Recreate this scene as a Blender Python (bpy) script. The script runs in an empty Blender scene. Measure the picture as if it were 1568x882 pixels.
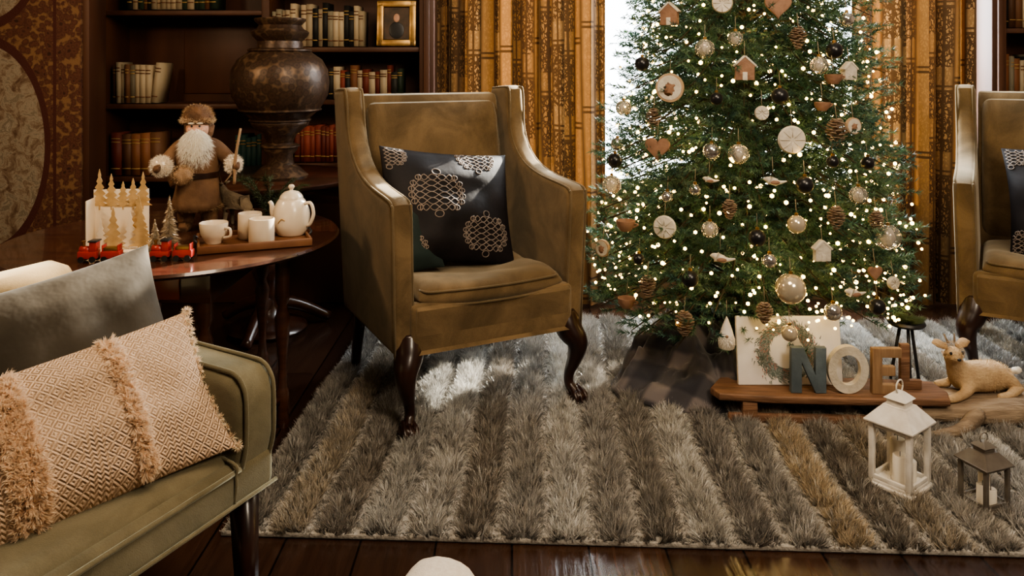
import bpy, bmesh, math, random
import numpy as np
from mathutils import Vector, Matrix, Euler, noise
random.seed(7); rng=np.random.default_rng(7)
R=math.radians
S=bpy.context.scene
COL=S.collection
# ------------------------------------------------------------------ materials
def nodes(name):
    m=bpy.data.materials.new(name); m.use_nodes=True
    nt=m.node_tree; b=nt.nodes['Principled BSDF']
    return m,nt,b
def N(nt,t,**k):
    n=nt.nodes.new(t)
    for a,v in k.items(): setattr(n,a,v)
    return n
def L(nt,a,b): nt.links.new(a,b)
def coord(nt,kind='Object'):
    return N(nt,'ShaderNodeTexCoord').outputs[kind]
def ramp(nt,fac,stops):
    r=N(nt,'ShaderNodeValToRGB'); e=r.color_ramp.elements
    while len(e)<len(stops): e.new(.5)
    for i,(p,c) in enumerate(stops):
        e[i].position=p; e[i].color=(*c,1)
    L(nt,fac,r.inputs[0]); return r.outputs[0]
def math_(nt,op,a,b=None,c=None):
    n=N(nt,'ShaderNodeMath',operation=op)
    for i,x in enumerate((a,b,c)):
        if x is None: continue
        if isinstance(x,(int,float)): n.inputs[i].default_value=x
        else: L(nt,x,n.inputs[i])
    return n.outputs[0]
def M(name,c1,c2=None,rough=.5,scale=20,bump=0,bs=None,metal=0,sheen=0,spec=.5,coat=0,stretch=(1,1,1),trans=0,emit=None,detail=4):
    m,nt,b=nodes(name)
    b.inputs['Roughness'].default_value=rough; b.inputs['Metallic'].default_value=metal
    b.inputs['Specular IOR Level'].default_value=spec
    b.inputs['Coat Weight'].default_value=coat
    b.inputs['Transmission Weight'].default_value=trans
    if sheen:
        b.inputs['Sheen Weight'].default_value=sheen; b.inputs['Sheen Roughness'].default_value=.4
        b.inputs['Sheen Tint'].default_value=(*[min(1,x*1.6+.35) for x in c1],1)
    if c2 is None: c2=tuple(x*.75 for x in c1)
    mp=N(nt,'ShaderNodeMapping'); mp.inputs['Scale'].default_value=stretch
    L(nt,coord(nt),mp.inputs[0])
    n=N(nt,'ShaderNodeTexNoise'); n.inputs['Scale'].default_value=scale; n.inputs['Detail'].default_value=detail
    L(nt,mp.outputs[0],n.inputs['Vector'])
    L(nt,ramp(nt,n.outputs['Fac'],[(.3,c2),(.7,c1)]),b.inputs['Base Color'])
    if bump:
        n2=N(nt,'ShaderNodeTexNoise'); n2.inputs['Scale'].default_value=bs or scale*3; n2.inputs['Detail'].default_value=4
        L(nt,mp.outputs[0],n2.inputs['Vector'])
        bp=N(nt,'ShaderNodeBump'); bp.inputs['Strength'].default_value=bump; bp.inputs['Distance'].default_value=.01
        L(nt,n2.outputs['Fac'],bp.inputs['Height']); L(nt,bp.outputs[0],b.inputs['Normal'])
    if emit:
        b.inputs['Emission Color'].default_value=(*emit[0],1); b.inputs['Emission Strength'].default_value=emit[1]
    return m
def CM(name,rough=.6,spec=.4,sub=0,trl=0):
    m,nt,b=nodes(name)
    a=N(nt,'ShaderNodeAttribute',attribute_name='Col')
    L(nt,a.outputs['Color'],b.inputs['Base Color']); b.inputs['Roughness'].default_value=rough
    b.inputs['Specular IOR Level'].default_value=spec
    if trl:
        t=N(nt,'ShaderNodeBsdfTranslucent'); L(nt,a.outputs['Color'],t.inputs[0])
        mx=N(nt,'ShaderNodeMixShader'); mx.inputs[0].default_value=trl
        L(nt,b.outputs[0],mx.inputs[1]); L(nt,t.outputs[0],mx.inputs[2])
        L(nt,mx.outputs[0],nt.nodes['Material Output'].inputs[0])
    return m
# ------------------------------------------------------------------ geometry
def link(name,me,mat=None,parent=None,smooth=True,loc=None,rot=None):
    o=bpy.data.objects.new(name,me); COL.objects.link(o)
    if mat:
        for mm in (mat if isinstance(mat,(list,tuple)) else [mat]): me.materials.append(mm)
    if smooth and len(me.polygons): me.polygons.foreach_set('use_smooth',[True]*len(me.polygons))
    if parent: o.parent=parent
    if loc is not None: o.location=loc
    if rot is not None: o.rotation_euler=rot
    return o
def E(name,loc=(0,0,0),rz=0,rot=None,sc=1):
    o=bpy.data.objects.new(name,None); COL.objects.link(o); o.location=loc
    o.rotation_euler=rot if rot else (0,0,rz); o.empty_display_size=.1; o.scale=(sc,sc,sc)
    return o
def frombm(bm,name,mat,parent=None,smooth=False,loc=None,rot=None):
    bmesh.ops.recalc_face_normals(bm,faces=bm.faces)
    me=bpy.data.meshes.new(name); bm.to_mesh(me); bm.free()
    return link(name,me,mat,parent,smooth,loc,rot)
def autosm(o):
    me=o.data
    me.polygons.foreach_set('use_smooth',[True]*len(me.polygons))
    me.set_sharp_from_angle(angle=R(40))
def box(name,size,loc,mat,parent=None,bevel=.004,rot=None,seg=2):
    bm=bmesh.new(); bmesh.ops.create_cube(bm,size=1)
    for v in bm.verts: v.co=Vector([v.co[i]*size[i] for i in range(3)])
    if bevel>0:
        bmesh.ops.bevel(bm,geom=bm.edges[:],offset=min(bevel,min(size)*.45),segments=seg,affect='EDGES',profile=.5)
    o=frombm(bm,name,mat,parent,False,loc,rot)
    if bevel>0: autosm(o)
    return o
def prism(name,poly,a0,a1,axis,mat,parent=None,bevel=0,seg=3,loc=None,rot=None,bothsides=True):
    bm=bmesh.new()
    def mk(p,a):
        if axis=='x': return (a,p[0],p[1])
        if axis=='y': return (p[0],a,p[1])
        return (p[0],p[1],a)
    A=[bm.verts.new(mk(p,a0)) for p in poly]; B=[bm.verts.new(mk(p,a1)) for p in poly]
    n=len(poly)
    fa=bm.faces.new(A); fb=bm.faces.new(B[::-1])
    for i in range(n): bm.faces.new((A[i],B[i],B[(i+1)%n],A[(i+1)%n]))
    bmesh.ops.recalc_face_normals(bm,faces=bm.faces)
    if bevel:
        ed=set(fa.edges)|set(fb.edges)
        bmesh.ops.bevel(bm,geom=list(ed),offset=bevel,segments=seg,affect='EDGES',profile=.5)
    o=frombm(bm,name,mat,parent,False,loc,rot); autosm(o); return o
def catmull(pts,k=6):
    pts=[Vector(p) for p in pts]
    if len(pts)<3: return pts
    P=[pts[0]*2-pts[1]]+pts+[pts[-1]*2-pts[-2]]
    out=[]
    for i in range(1,len(P)-2):
        for j in range(k):
            t=j/k; a,b,c,d=P[i-1],P[i],P[i+1],P[i+2]
            out.append(.5*((2*b)+(c-a)*t+(2*a-5*b+4*c-d)*t*t+(3*b-a-3*c+d)*t**3))
    out.append(P[-2]); return out
def tube(name,pts,rad,mat,parent=None,seg=10,k=6,loc=None,rot=None,bm=None,flat=1.0):
    if not isinstance(rad,(list,tuple)): rad=[rad]*len(pts)
    r4=[tuple(p)+(r,) for p,r in zip(pts,rad)]
    P=catmull([Vector(p) for p in r4],k) if len(pts)>2 else [Vector(p) for p in r4]
    pp=[Vector(p[:3]) for p in P]; rr=[max(p[3],1e-4) for p in P]
    own=bm is None
    if own: bm=bmesh.new()
    rings=[]; nrm=None
    for i,p in enumerate(pp):
        t=(pp[min(i+1,len(pp)-1)]-pp[max(i-1,0)])
        t=t.normalized() if t.length>1e-9 else Vector((0,0,1))
        if nrm is None:
            nrm=t.orthogonal().normalized()
        else:
            nrm=(nrm-t*nrm.dot(t)); nrm=nrm.normalized() if nrm.length>1e-6 else t.orthogonal().normalized()
        bi=t.cross(nrm)
        rings.append([bm.verts.new(p+(nrm*math.cos(2*math.pi*j/seg)+bi*math.sin(2*math.pi*j/seg)*flat)*rr[i]) for j in range(seg)])
    for a,b in zip(rings,rings[1:]):
        for j in range(seg): bm.faces.new((a[j],a[(j+1)%seg],b[(j+1)%seg],b[j]))
    bm.faces.new(rings[0][::-1]); bm.faces.new(rings[-1])
    if own: return frombm(bm,name,mat,parent,True,loc,rot)
def lathe(name,prof,mat,parent=None,loc=None,rot=None,seg=36,sm=True,k=0,jit=0):
    if k: prof=[tuple(v[:2]) for v in catmull([(a,b,0) for a,b in prof],k)]
    bm=bmesh.new(); rings=[]
    for r,z in prof:
        r=max(r,1e-4)
        rings.append([bm.verts.new((r*math.cos(2*math.pi*j/seg),r*math.sin(2*math.pi*j/seg),z)) for j in range(seg)])
    for a,b in zip(rings,rings[1:]):
        for j in range(seg): bm.faces.new((a[j],a[(j+1)%seg],b[(j+1)%seg],b[j]))
    bm.faces.new(rings[0][::-1]); bm.faces.new(rings[-1])
    if jit:
        for v in bm.verts: v.co+=noise.noise_vector(v.co*25)*jit
    o=frombm(bm,name,mat,parent,True,loc,rot)
    if not jit: o.data.set_sharp_from_angle(angle=R(50))
    return o
def blob(name,rad,mat,parent=None,loc=None,rot=None,amp=0,freq=8,sub=3):
    bm=bmesh.new(); bmesh.ops.create_icosphere(bm,subdivisions=sub,radius=1)
    for v in bm.verts:
        d=1+amp*noise.noise(v.co*freq*.25)
        v.co=Vector((v.co.x*rad[0],v.co.y*rad[1],v.co.z*rad[2]))*d
    return frombm(bm,name,mat,parent,True,loc,rot)
def skin(name,verts,edges,rad,mat,parent=None,loc=None,rot=None,sub=2):
    me=bpy.data.meshes.new(name); me.from_pydata([tuple(v) for v in verts],edges,[])
    o=link(name,me,mat,parent,False,loc,rot)
    md=o.modifiers.new('Skin','SKIN'); md.use_smooth_shade=True
    sv=me.skin_vertices[0].data
    for i,r in enumerate(rad):
        sv[i].radius=(r,r) if not isinstance(r,tuple) else r
        sv[i].use_root=(i==0)
    s=o.modifiers.new('Sub','SUBSURF'); s.levels=sub; s.render_levels=sub
    return o
def rawmesh(name,V,F,mat,parent=None,cols=None,smooth=False,loc=None,rot=None):
    me=bpy.data.meshes.new(name)
    me.vertices.add(len(V)); me.vertices.foreach_set('co',np.asarray(V,dtype=np.float32).ravel())
    k=F.shape[1]; me.loops.add(F.size); me.loops.foreach_set('vertex_index',F.astype(np.int32).ravel())
    me.polygons.add(len(F)); me.polygons.foreach_set('loop_start',np.arange(0,F.size,k,dtype=np.int32))
    me.update(calc_edges=True); me.validate()
    if cols is not None:
        a=me.color_attributes.new('Col','FLOAT_COLOR','POINT')
        c=np.ones((len(V),4),dtype=np.float32); c[:,:3]=cols; a.data.foreach_set('color',c.ravel())
    return link(name,me,mat,parent,smooth,loc,rot)
def unit(a): return a/np.maximum(np.linalg.norm(a,axis=1,keepdims=True),1e-9)
def blades(name,O,D,ln,w,mat,parent=None,cols=None,tipf=None,loc=None,rot=None):
    n=len(O); D=unit(D); rv=rng.normal(size=(n,3)); side=unit(np.cross(D,rv))
    ln=np.broadcast_to(ln,(n,))[:,None]; w=np.broadcast_to(w,(n,))[:,None]
    V=np.empty((n,3,3)); V[:,0]=O-side*w/2; V[:,1]=O+side*w/2; V[:,2]=O+D*ln
    C=None
    if cols is not None:
        C=np.repeat(cols[:,None,:],3,axis=1).copy()
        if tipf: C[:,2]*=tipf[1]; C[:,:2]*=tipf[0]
        C=np.clip(C,0,1).reshape(-1,3)
    return rawmesh(name,V.reshape(-1,3),np.arange(n*3).reshape(-1,3),mat,parent,C,False,loc,rot)
def fuzz(name,c,rad,n,ln,w,mat,parent=None,cols=None,droop=0,half=None):
    u=unit(rng.normal(size=(n,3)))
    if half is not None: u[:,1]=-np.abs(u[:,1])
    O=np.array(c)+u*np.array(rad); D=unit(u+rng.normal(size=(n,3))*.45); D[:,2]-=droop
    C=None if cols is None else np.array(cols)[None,:]*rng.uniform(.75,1.15,size=(n,1))
    return blades(name,O,D,ln*rng.uniform(.6,1.2,n),w,mat,parent,C)
class Acc:
    def __init__(s): s.V=[];s.F=[];s.C=[];s.n=0
    def box(s,c,sz,col,ry=0):
        ca,sa=math.cos(ry),math.sin(ry)
        base=len(s.V)
        for i in range(8):
            x=(i&1)-.5; y=((i>>1)&1)-.5; z=((i>>2)&1)-.5
            x*=sz[0];y*=sz[1];z*=sz[2]
            s.V.append((c[0]+x*ca+z*sa,c[1]+y,c[2]-x*sa+z*ca)); s.C.append(col)
        for f in ((0,1,3,2),(4,6,7,5),(0,4,5,1),(2,3,7,6),(0,2,6,4),(1,5,7,3)): s.F.append([base+i for i in f])
    def make(s,name,mat,parent=None):
        return rawmesh(name,np.array(s.V),np.array(s.F),mat,parent,np.array(s.C))
def pillow_pt(u,v,w,h,t,side=1):
    x=w/2*u*(1-.06*(1-v*v)*abs(u)); y=h/2*v*(1-.07*(1-u*u)*abs(v))
    z=t/2*(max(0,(1-u**2))**.55)*(max(0,(1-v**2))**.55)
    z*=1+.22*noise.noise(Vector((u*2.4,v*2.4,w*9+side)))
    return Vector((x,y,z*side))
def pillow(name,w,h,t,mat,parent=None,loc=None,rot=None,n=40):
    bm=bmesh.new(); uvl=bm.loops.layers.uv.new('UVMap'); uv={}
    G={}
    for side in (1,-1):
        for i in range(n+1):
            for j in range(n+1):
                u=math.sin(math.pi/2*(2*i/n-1)); v=math.sin(math.pi/2*(2*j/n-1))
                if side==-1 and (i in(0,n) or j in(0,n)): G[(side,i,j)]=G[(1,i,j)]; continue
                x=bm.verts.new(pillow_pt(u,v,w,h,t,side)); G[(side,i,j)]=x; uv[x]=(u*w/2,v*h/2)
    for side in (1,-1):
        for i in range(n):
            for j in range(n):
                q=[G[(side,i,j)],G[(side,i+1,j)],G[(side,i+1,j+1)],G[(side,i,j+1)]]
                f=bm.faces.new(q if side==1 else q[::-1])
                for l in f.loops: l[uvl].uv=uv[l.vert]
    return frombm(bm,name,mat,parent,True,loc,rot)
def velvet_mat(name,c1,c2,sheen,tint):
    m,nt,b=nodes(name); c=coord(nt)
    n=N(nt,'ShaderNodeTexNoise'); n.inputs['Scale'].default_value=6; n.inputs['Detail'].default_value=7; n.inputs['Roughness'].default_value=.62; n.inputs['Distortion'].default_value=.7; L(nt,c,n.inputs['Vector'])
    f=N(nt,'ShaderNodeTexNoise'); f.inputs['Scale'].default_value=420; f.inputs['Detail'].default_value=2; L(nt,c,f.inputs['Vector'])
    s=math_(nt,'ADD',math_(nt,'MULTIPLY',n.outputs['Fac'],.82),math_(nt,'MULTIPLY',f.outputs['Fac'],.18))
    L(nt,ramp(nt,s,[(.38,c2),(.62,c1)]),b.inputs['Base Color'])
    b.inputs['Roughness'].default_value=1; b.inputs['Specular IOR Level'].default_value=.04
    b.inputs['Sheen Weight'].default_value=sheen; b.inputs['Sheen Roughness'].default_value=.45; b.inputs['Sheen Tint'].default_value=(*tint,1)
    bp=N(nt,'ShaderNodeBump'); bp.inputs['Strength'].default_value=.35; bp.inputs['Distance'].default_value=.004
    L(nt,math_(nt,'ADD',n.outputs['Fac'],math_(nt,'MULTIPLY',f.outputs['Fac'],.35)),bp.inputs['Height']); L(nt,bp.outputs[0],b.inputs['Normal'])
    return m
# ------------------------------------------------------------------ material library
velvet=velvet_mat('gold_velvet',(.190,.130,.070),(.098,.067,.036),.55,(.85,.78,.62))
velvet_light=velvet_mat('velvet_piping',(.16,.115,.065),(.11,.08,.045),.5,(.85,.78,.62))
sofam=velvet_mat('olive_velvet',(.175,.148,.092),(.105,.088,.053),.65,(.80,.84,.68))
darkwood=M('mahogany_dark',(.075,.028,.014),(.03,.011,.006),rough=.3,scale=8,stretch=(1,1,6),coat=.3)
tablewood=M('table_mahogany',(.075,.030,.017),(.035,.014,.009),rough=.22,scale=5,stretch=(1,6,1),coat=.4)
casewood=M('bookcase_wood',(.115,.046,.022),(.055,.021,.011),rough=.5,scale=6,stretch=(1,1,.2))
blackwood=M('claw_foot_wood',(.035,.013,.008),(.012,.005,.004),rough=.3,scale=10,coat=.2)
traywood=M('tray_wood',(.22,.10,.045),(.13,.05,.022),rough=.45,scale=10,stretch=(1,8,1))
lightwood=M('light_wood',(.36,.23,.13),(.22,.13,.07),rough=.6,scale=8,stretch=(8,1,1),bump=.2)
rustwood=M('plank_wood',(.26,.14,.08),(.11,.055,.03),rough=.6,scale=7,stretch=(1,9,9),bump=.3)
cream=M('cream_ceramic',(.80,.68,.52),(.72,.60,.45),rough=.3,scale=4,coat=.3)
white=M('white_paint',(.80,.77,.72),(.62,.58,.52),rough=.5,scale=25,bump=.1)
candle=M('candle_wax',(.85,.80,.70),(.8,.74,.63),rough=.6,scale=8)
blackm=M('black_metal',(.02,.02,.022),(.012,.012,.013),rough=.4,scale=20)
gold=M('gold_metal',(.55,.36,.15),(.36,.22,.09),rough=.4,scale=30,metal=1)
cutgold=M('gilt_paper',(.70,.48,.24),(.50,.32,.14),rough=.5,scale=30,metal=.2)
redm=M('red_enamel',(.40,.035,.025),(.26,.02,.015),rough=.35,scale=20)
glassm=M('ornament_glass',(.9,.87,.82),(.9,.84,.74),rough=.03,scale=3,trans=.85)
plaster=M('plaster_wall',(.22,.15,.10),(.18,.12,.08),rough=.85,scale=5,bump=.1)
ceilm=M('ceiling_plaster',(.45,.38,.30),(.4,.34,.27),rough=.9,scale=5)
leather=M('grey_leather',(.085,.072,.055),(.040,.034,.026),rough=.8,scale=5,bump=.8,bs=8,spec=.15,sheen=.1)
tealv=M('teal_velvet',(.008,.022,.020),(.005,.013,.012),rough=.8,scale=8,sheen=.15)
cushm=M('charcoal_satin',(.018,.015,.016),(.009,.008,.009),rough=.6,scale=10,bump=.15,bs=22,spec=.18)
thread=M('silver_thread',(.27,.22,.19),(.17,.14,.12),rough=.6,scale=60,spec=.2)
skinm=M('figurine_face',(.62,.36,.25),(.55,.30,.20),rough=.5,scale=15)
furb=M('brown_fur_cloth',(.18,.09,.04),(.08,.04,.02),rough=.85,scale=30,bump=.5,bs=90)
coatm=M('brown_suede',(.22,.12,.06),(.10,.05,.025),rough=.8,scale=14,bump=.3)
hairC=CM('fibres',.8,.2)
# ------------------------------------------------------------------ room
def floor_mat():
    m,nt,b=nodes('dark_floorboards')
    mp=N(nt,'ShaderNodeMapping'); mp.inputs['Rotation'].default_value=(0,0,R(90)); L(nt,coord(nt),mp.inputs[0])
    br=N(nt,'ShaderNodeTexBrick'); L(nt,mp.outputs[0],br.inputs['Vector'])
    br.inputs['Color1'].default_value=(.062,.030,.017,1); br.inputs['Color2'].default_value=(.033,.016,.010,1); br.inputs['Mortar'].default_value=(.004,.002,.002,1)
    br.inputs['Scale'].default_value=1; br.inputs['Brick Width'].default_value=1.7; br.inputs['Row Height'].default_value=.19; br.inputs['Mortar Size'].default_value=.003
    mp2=N(nt,'ShaderNodeMapping'); mp2.inputs['Scale'].default_value=(14,1,1); L(nt,coord(nt),mp2.inputs[0])
    n=N(nt,'ShaderNodeTexNoise'); n.inputs['Scale'].default_value=5; n.inputs['Detail'].default_value=6; L(nt,mp2.outputs[0],n.inputs['Vector'])
    mx=N(nt,'ShaderNodeMixRGB',blend_type='MULTIPLY'); mx.inputs[0].default_value=.7
    L(nt,br.outputs[0],mx.inputs[1]); L(nt,ramp(nt,n.outputs[0],[(.3,(.45,.45,.45)),(.7,(1,1,1))]),mx.inputs[2]); L(nt,mx.outputs[0],b.inputs['Base Color'])
    b.inputs['Roughness'].default_value=.2
    bp=N(nt,'ShaderNodeBump'); bp.inputs['Strength'].default_value=.3; bp.inputs['Distance'].default_value=.004
    L(nt,n.outputs[0],bp.inputs['Height']); L(nt,bp.outputs[0],b.inputs['Normal'])
    return m
box('floor',(6.4,6.6,.1),(0,1.4,-.05),floor_mat(),bevel=0)
box('ceiling',(6.4,6.6,.1),(0,1.4,2.95),ceilm,bevel=0)
box('wall_left',(.1,6.0,2.9),(-2.95,1.4,1.45),plaster,bevel=0)
box('wall_right',(.1,6.0,2.9),(2.95,1.4,1.45),plaster,bevel=0)
box('wall_front',(5.8,.1,2.9),(0,-1.6,1.45),plaster,bevel=0)
WB=E('wall_back',(0,0,0))
box('niche_back',(2.6,.06,2.9),(-1.65,4.36,1.45),casewood,WB,0)
box('pier',(.16,.30,2.9),(-.31,4.22,1.45),plaster,WB,0)
box('below_window',(2.65,.2,.56),(1.08,4.18,.28),plaster,WB,0)
box('above_window',(2.65,.2,.35),(1.08,4.18,2.725),plaster,WB,0)
box('pier_b',(.55,.06,2.9),(2.66,4.36,1.45),casewood,WB,0)
box('wall_alcove',(.9,.12,2.9),(-2.45,3.78,1.45),plaster,bevel=0)
WN=E('window_1',(0,4.2,0))
for x in (-.22,1.08,2.38): box('stile',(.055,.06,2.0),(x,0,1.56),white,WN,.004)
for z in (.575,1.95,2.54): box('rail',(2.62,.05,.04),(1.08,0,z),white,WN,.004)
box('sill',(2.64,.12,.02),(1.08,-.03,.57),white,WN,.006)
# ------------------------------------------------------------------ curtains
def curtain_mat():
    m,nt,b=nodes('printed_bamboo_curtain')
    uv=coord(nt,'UV'); sp=N(nt,'ShaderNodeSeparateXYZ'); L(nt,uv,sp.inputs[0]); u,v=sp.outputs[0],sp.outputs[1]
    P=.095
    cell=math_(nt,'FLOOR',math_(nt,'DIVIDE',u,P)); fr=math_(nt,'FRACT',math_(nt,'DIVIDE',u,P))
    wn=N(nt,'ShaderNodeTexWhiteNoise',noise_dimensions='1D'); L(nt,cell,wn.inputs['W']); rnd=wn.outputs['Value']
    edge=math_(nt,'ABSOLUTE',math_(nt,'SUBTRACT',fr,.5))
    vv=math_(nt,'FRACT',math_(nt,'ADD',math_(nt,'DIVIDE',v,.42),math_(nt,'MULTIPLY',rnd,3.7)))
    ring=math_(nt,'LESS_THAN',vv,.03)
    ring2=math_(nt,'MULTIPLY',math_(nt,'GREATER_THAN',vv,.06),math_(nt,'LESS_THAN',vv,.085))
    mp=N(nt,'ShaderNodeMapping'); mp.inputs['Scale'].default_value=(1,.6,1); L(nt,uv,mp.inputs[0])
    nz=N(nt,'ShaderNodeTexNoise'); nz.inputs['Scale'].default_value=40; nz.inputs['Detail'].default_value=5; L(nt,mp.outputs[0],nz.inputs['Vector'])
    mxv=N(nt,'ShaderNodeMixRGB'); mxv.inputs[0].default_value=.035; L(nt,mp.outputs[0],mxv.inputs[1]); L(nt,nz.outputs['Color'],mxv.inputs[2])
    vo=N(nt,'ShaderNodeTexVoronoi',feature='DISTANCE_TO_EDGE'); vo.inputs['Scale'].default_value=70; L(nt,mxv.outputs[0],vo.inputs['Vector'])
    tw=math_(nt,'LESS_THAN',vo.outputs['Distance'],.17)
    odd=math_(nt,'GREATER_THAN',rnd,.28)
    crown=math_(nt,'GREATER_THAN',vv,.30)
    twm=math_(nt,'MULTIPLY',tw,math_(nt,'MAXIMUM',math_(nt,'MULTIPLY',odd,math_(nt,'MAXIMUM',crown,.4)),.25))
    trunk=math_(nt,'MULTIPLY',math_(nt,'LESS_THAN',edge,.08),odd)
    dark=math_(nt,'MAXIMUM',math_(nt,'MULTIPLY',twm,.92),math_(nt,'MULTIPLY',math_(nt,'MAXIMUM',ring,math_(nt,'MAXIMUM',trunk,ring2)),.88))
    eg=N(nt,'ShaderNodeMapRange'); L(nt,edge,eg.inputs[0]); eg.inputs[1].default_value=.28; eg.inputs[2].default_value=.5; eg.inputs[3].default_value=0; eg.inputs[4].default_value=.9
    dark=math_(nt,'MAXIMUM',dark,eg.outputs[0])
    base=ramp(nt,math_(nt,'ADD',math_(nt,'MULTIPLY',rnd,.7),math_(nt,'MULTIPLY',nz.outputs['Fac'],.3)),[(0.1,(.30,.175,.08)),(.45,(.18,.105,.05)),(.6,(.31,.21,.115)),(.95,(.16,.095,.048))])
    mx=N(nt,'ShaderNodeMixRGB'); L(nt,dark,mx.inputs[0]); L(nt,base,mx.inputs[1]); mx.inputs[2].default_value=(.038,.022,.014,1)
    L(nt,mx.outputs[0],b.inputs['Base Color']); b.inputs['Roughness'].default_value=.75; b.inputs['Specular IOR Level'].default_value=.2
    t=N(nt,'ShaderNodeBsdfTranslucent'); hs=N(nt,'ShaderNodeMixRGB',blend_type='MULTIPLY'); hs.inputs[0].default_value=1
    L(nt,mx.outputs[0],hs.inputs[1]); hs.inputs[2].default_value=(1.0,.72,.42,1); L(nt,hs.outputs[0],t.inputs[0])
    ms=N(nt,'ShaderNodeMixShader'); ms.inputs[0].default_value=.10; L(nt,b.outputs[0],ms.inputs[1]); L(nt,t.outputs[0],ms.inputs[2])
    L(nt,ms.outputs[0],nt.nodes['Material Output'].inputs[0])
    return m
cm=curtain_mat()
def curtain(name,x0,x1,y,seed):
    n=280; rows=14; top=2.75; bot=.015
    bm=bmesh.new(); ul=bm.loops.layers.uv.new('UVMap'); uvd={}
    G=[]
    for r in range(rows+1):
        z=top+(bot-top)*r/rows; row=[]
        s=0; px=None
        for i in range(n+1):
            t=i/n; x=x0+(x1-x0)*t
            ph=t*(x1-x0)/.135*2*math.pi+1.8*noise.noise(Vector((t*3,seed,0)))
            a=.048*(.75+.5*noise.noise(Vector((t*5,seed,z*.4))))
            yy=y+a*math.sin(ph+.25*math.sin(z*1.3))+.014*math.sin(ph*2.3+seed)
            p=Vector((x+.012*math.sin(ph*2),yy,z))
            if px is not None: s+=math.hypot(p.x-px.x,p.y-px.y)
            px=p; vt=bm.verts.new(p); uvd[vt]=(s+seed,z); row.append(vt)
        G.append(row)
    for a,b in zip(G,G[1:]):
        for i in range(n):
            f=bm.faces.new((a[i],a[i+1],b[i+1],b[i]))
            for l in f.loops: l[ul].uv=uvd[l.vert]
    o=frombm(bm,name,cm,None,True)
curtain('curtain',-.385,.475,3.96,1.3)
curtain('curtain',1.68,2.29,3.96,5.1)
tube('curtain_rod',[(-.6,3.97,2.78),(2.5,3.97,2.78)],.018,darkwood)
# ------------------------------------------------------------------ tapestry
def tapestry_mat():
    m,nt,b=nodes('woven_tapestry')
    c=coord(nt,'Object'); sp=N(nt,'ShaderNodeSeparateXYZ'); L(nt,c,sp.inputs[0])
    n=N(nt,'ShaderNodeTexNoise'); n.inputs['Scale'].default_value=16; n.inputs['Detail'].default_value=8; n.inputs['Roughness'].default_value=.7; n.inputs['Distortion'].default_value=.8; L(nt,c,n.inputs['Vector'])
    v=N(nt,'ShaderNodeTexVoronoi'); v.inputs['Scale'].default_value=38; L(nt,c,v.inputs['Vector'])
    inner=ramp(nt,n.outputs[0],[(.35,(.13,.075,.045)),(.45,(.24,.17,.11)),(.52,(.36,.30,.22)),(.6,(.19,.15,.10)),(.68,(.42,.36,.28))])
    s=math_(nt,'ADD',math_(nt,'MULTIPLY',n.outputs[0],.8),math_(nt,'MULTIPLY',v.outputs['Distance'],.35))
    bord=ramp(nt,s,[(.38,(.05,.018,.012)),(.5,(.14,.055,.03)),(.58,(.085,.03,.018)),(.68,(.24,.13,.06))])
    ox=math_(nt,'DIVIDE',math_(nt,'ADD',sp.outputs[0],.02),.30)
    oz=math_(nt,'SUBTRACT',math_(nt,'MODULO',math_(nt,'ADD',sp.outputs[2],3.30),1.05),.52); oz=math_(nt,'DIVIDE',oz,.50)
    d=math_(nt,'ADD',math_(nt,'MULTIPLY',ox,ox),math_(nt,'MULTIPLY',oz,oz))
    ins=math_(nt,'LESS_THAN',d,1.0); rim=math_(nt,'MULTIPLY',math_(nt,'GREATER_THAN',d,.88),math_(nt,'LESS_THAN',d,1.06))
    strip=math_(nt,'MULTIPLY',math_(nt,'GREATER_THAN',sp.outputs[0],.30),math_(nt,'LESS_THAN',sp.outputs[0],.315))
    mx=N(nt,'ShaderNodeMixRGB'); L(nt,ins,mx.inputs[0]); L(nt,bord,mx.inputs[1]); L(nt,inner,mx.inputs[2])
    mx2=N(nt,'ShaderNodeMixRGB'); L(nt,math_(nt,'MAXIMUM',rim,strip),mx2.inputs[0]); L(nt,mx.outputs[0],mx2.inputs[1]); mx2.inputs[2].default_value=(.08,.022,.015,1)
    L(nt,mx2.outputs[0],b.inputs['Base Color']); b.inputs['Roughness'].default_value=.9
    w=N(nt,'ShaderNodeTexNoise'); w.inputs['Scale'].default_value=180; L(nt,c,w.inputs['Vector'])
    bp=N(nt,'ShaderNodeBump'); bp.inputs['Strength'].default_value=.5; bp.inputs['Distance'].default_value=.004; L(nt,w.outputs[0],bp.inputs['Height']); L(nt,bp.outputs[0],b.inputs['Normal'])
    return m
box('wall_tapestry',(.86,.02,2.3),(-2.42,3.705,1.5),tapestry_mat(),bevel=.003)
box('trim_1',(.05,.16,2.9),(-1.985,3.79,1.45),casewood,bevel=.01)
# ------------------------------------------------------------------ bookcases
def bookcase(name,x0,x1,shelves,div=None,y0=4.0):
    p=E(name,(0,0,0)); d=.32; yc=y0+d/2
    box('side_l',(.075,d,2.7),(x0+.037,yc,1.35),casewood,p,.006); box('side_r',(.075,d,2.7),(x1-.037,yc,1.35),casewood,p,.006)
    box('side_molding',(.03,.02,2.7),(x1-.037,y0-.008,1.35),casewood,p,.008); box('side_molding',(.03,.02,2.7),(x0+.037,y0-.008,1.35),casewood,p,.008)
    box('back',(x1-x0-.02,.02,2.7),((x0+x1)/2,y0+d-.01,1.35),casewood,p,.002)
    box('plinth',(x1-x0-.14,d-.02,.5),((x0+x1)/2,yc+.01,.25),casewood,p,.006)
    for xa,xb,z in shelves: box('shelf',(xb-xa,d-.03,.025),((xa+xb)/2,yc+.01,z-.0125),casewood,p,.004)
    if div: box('divider',(.04,d-.02,2.2),(div,yc+.01,1.6),casewood,p,.004)
    return p
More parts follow.
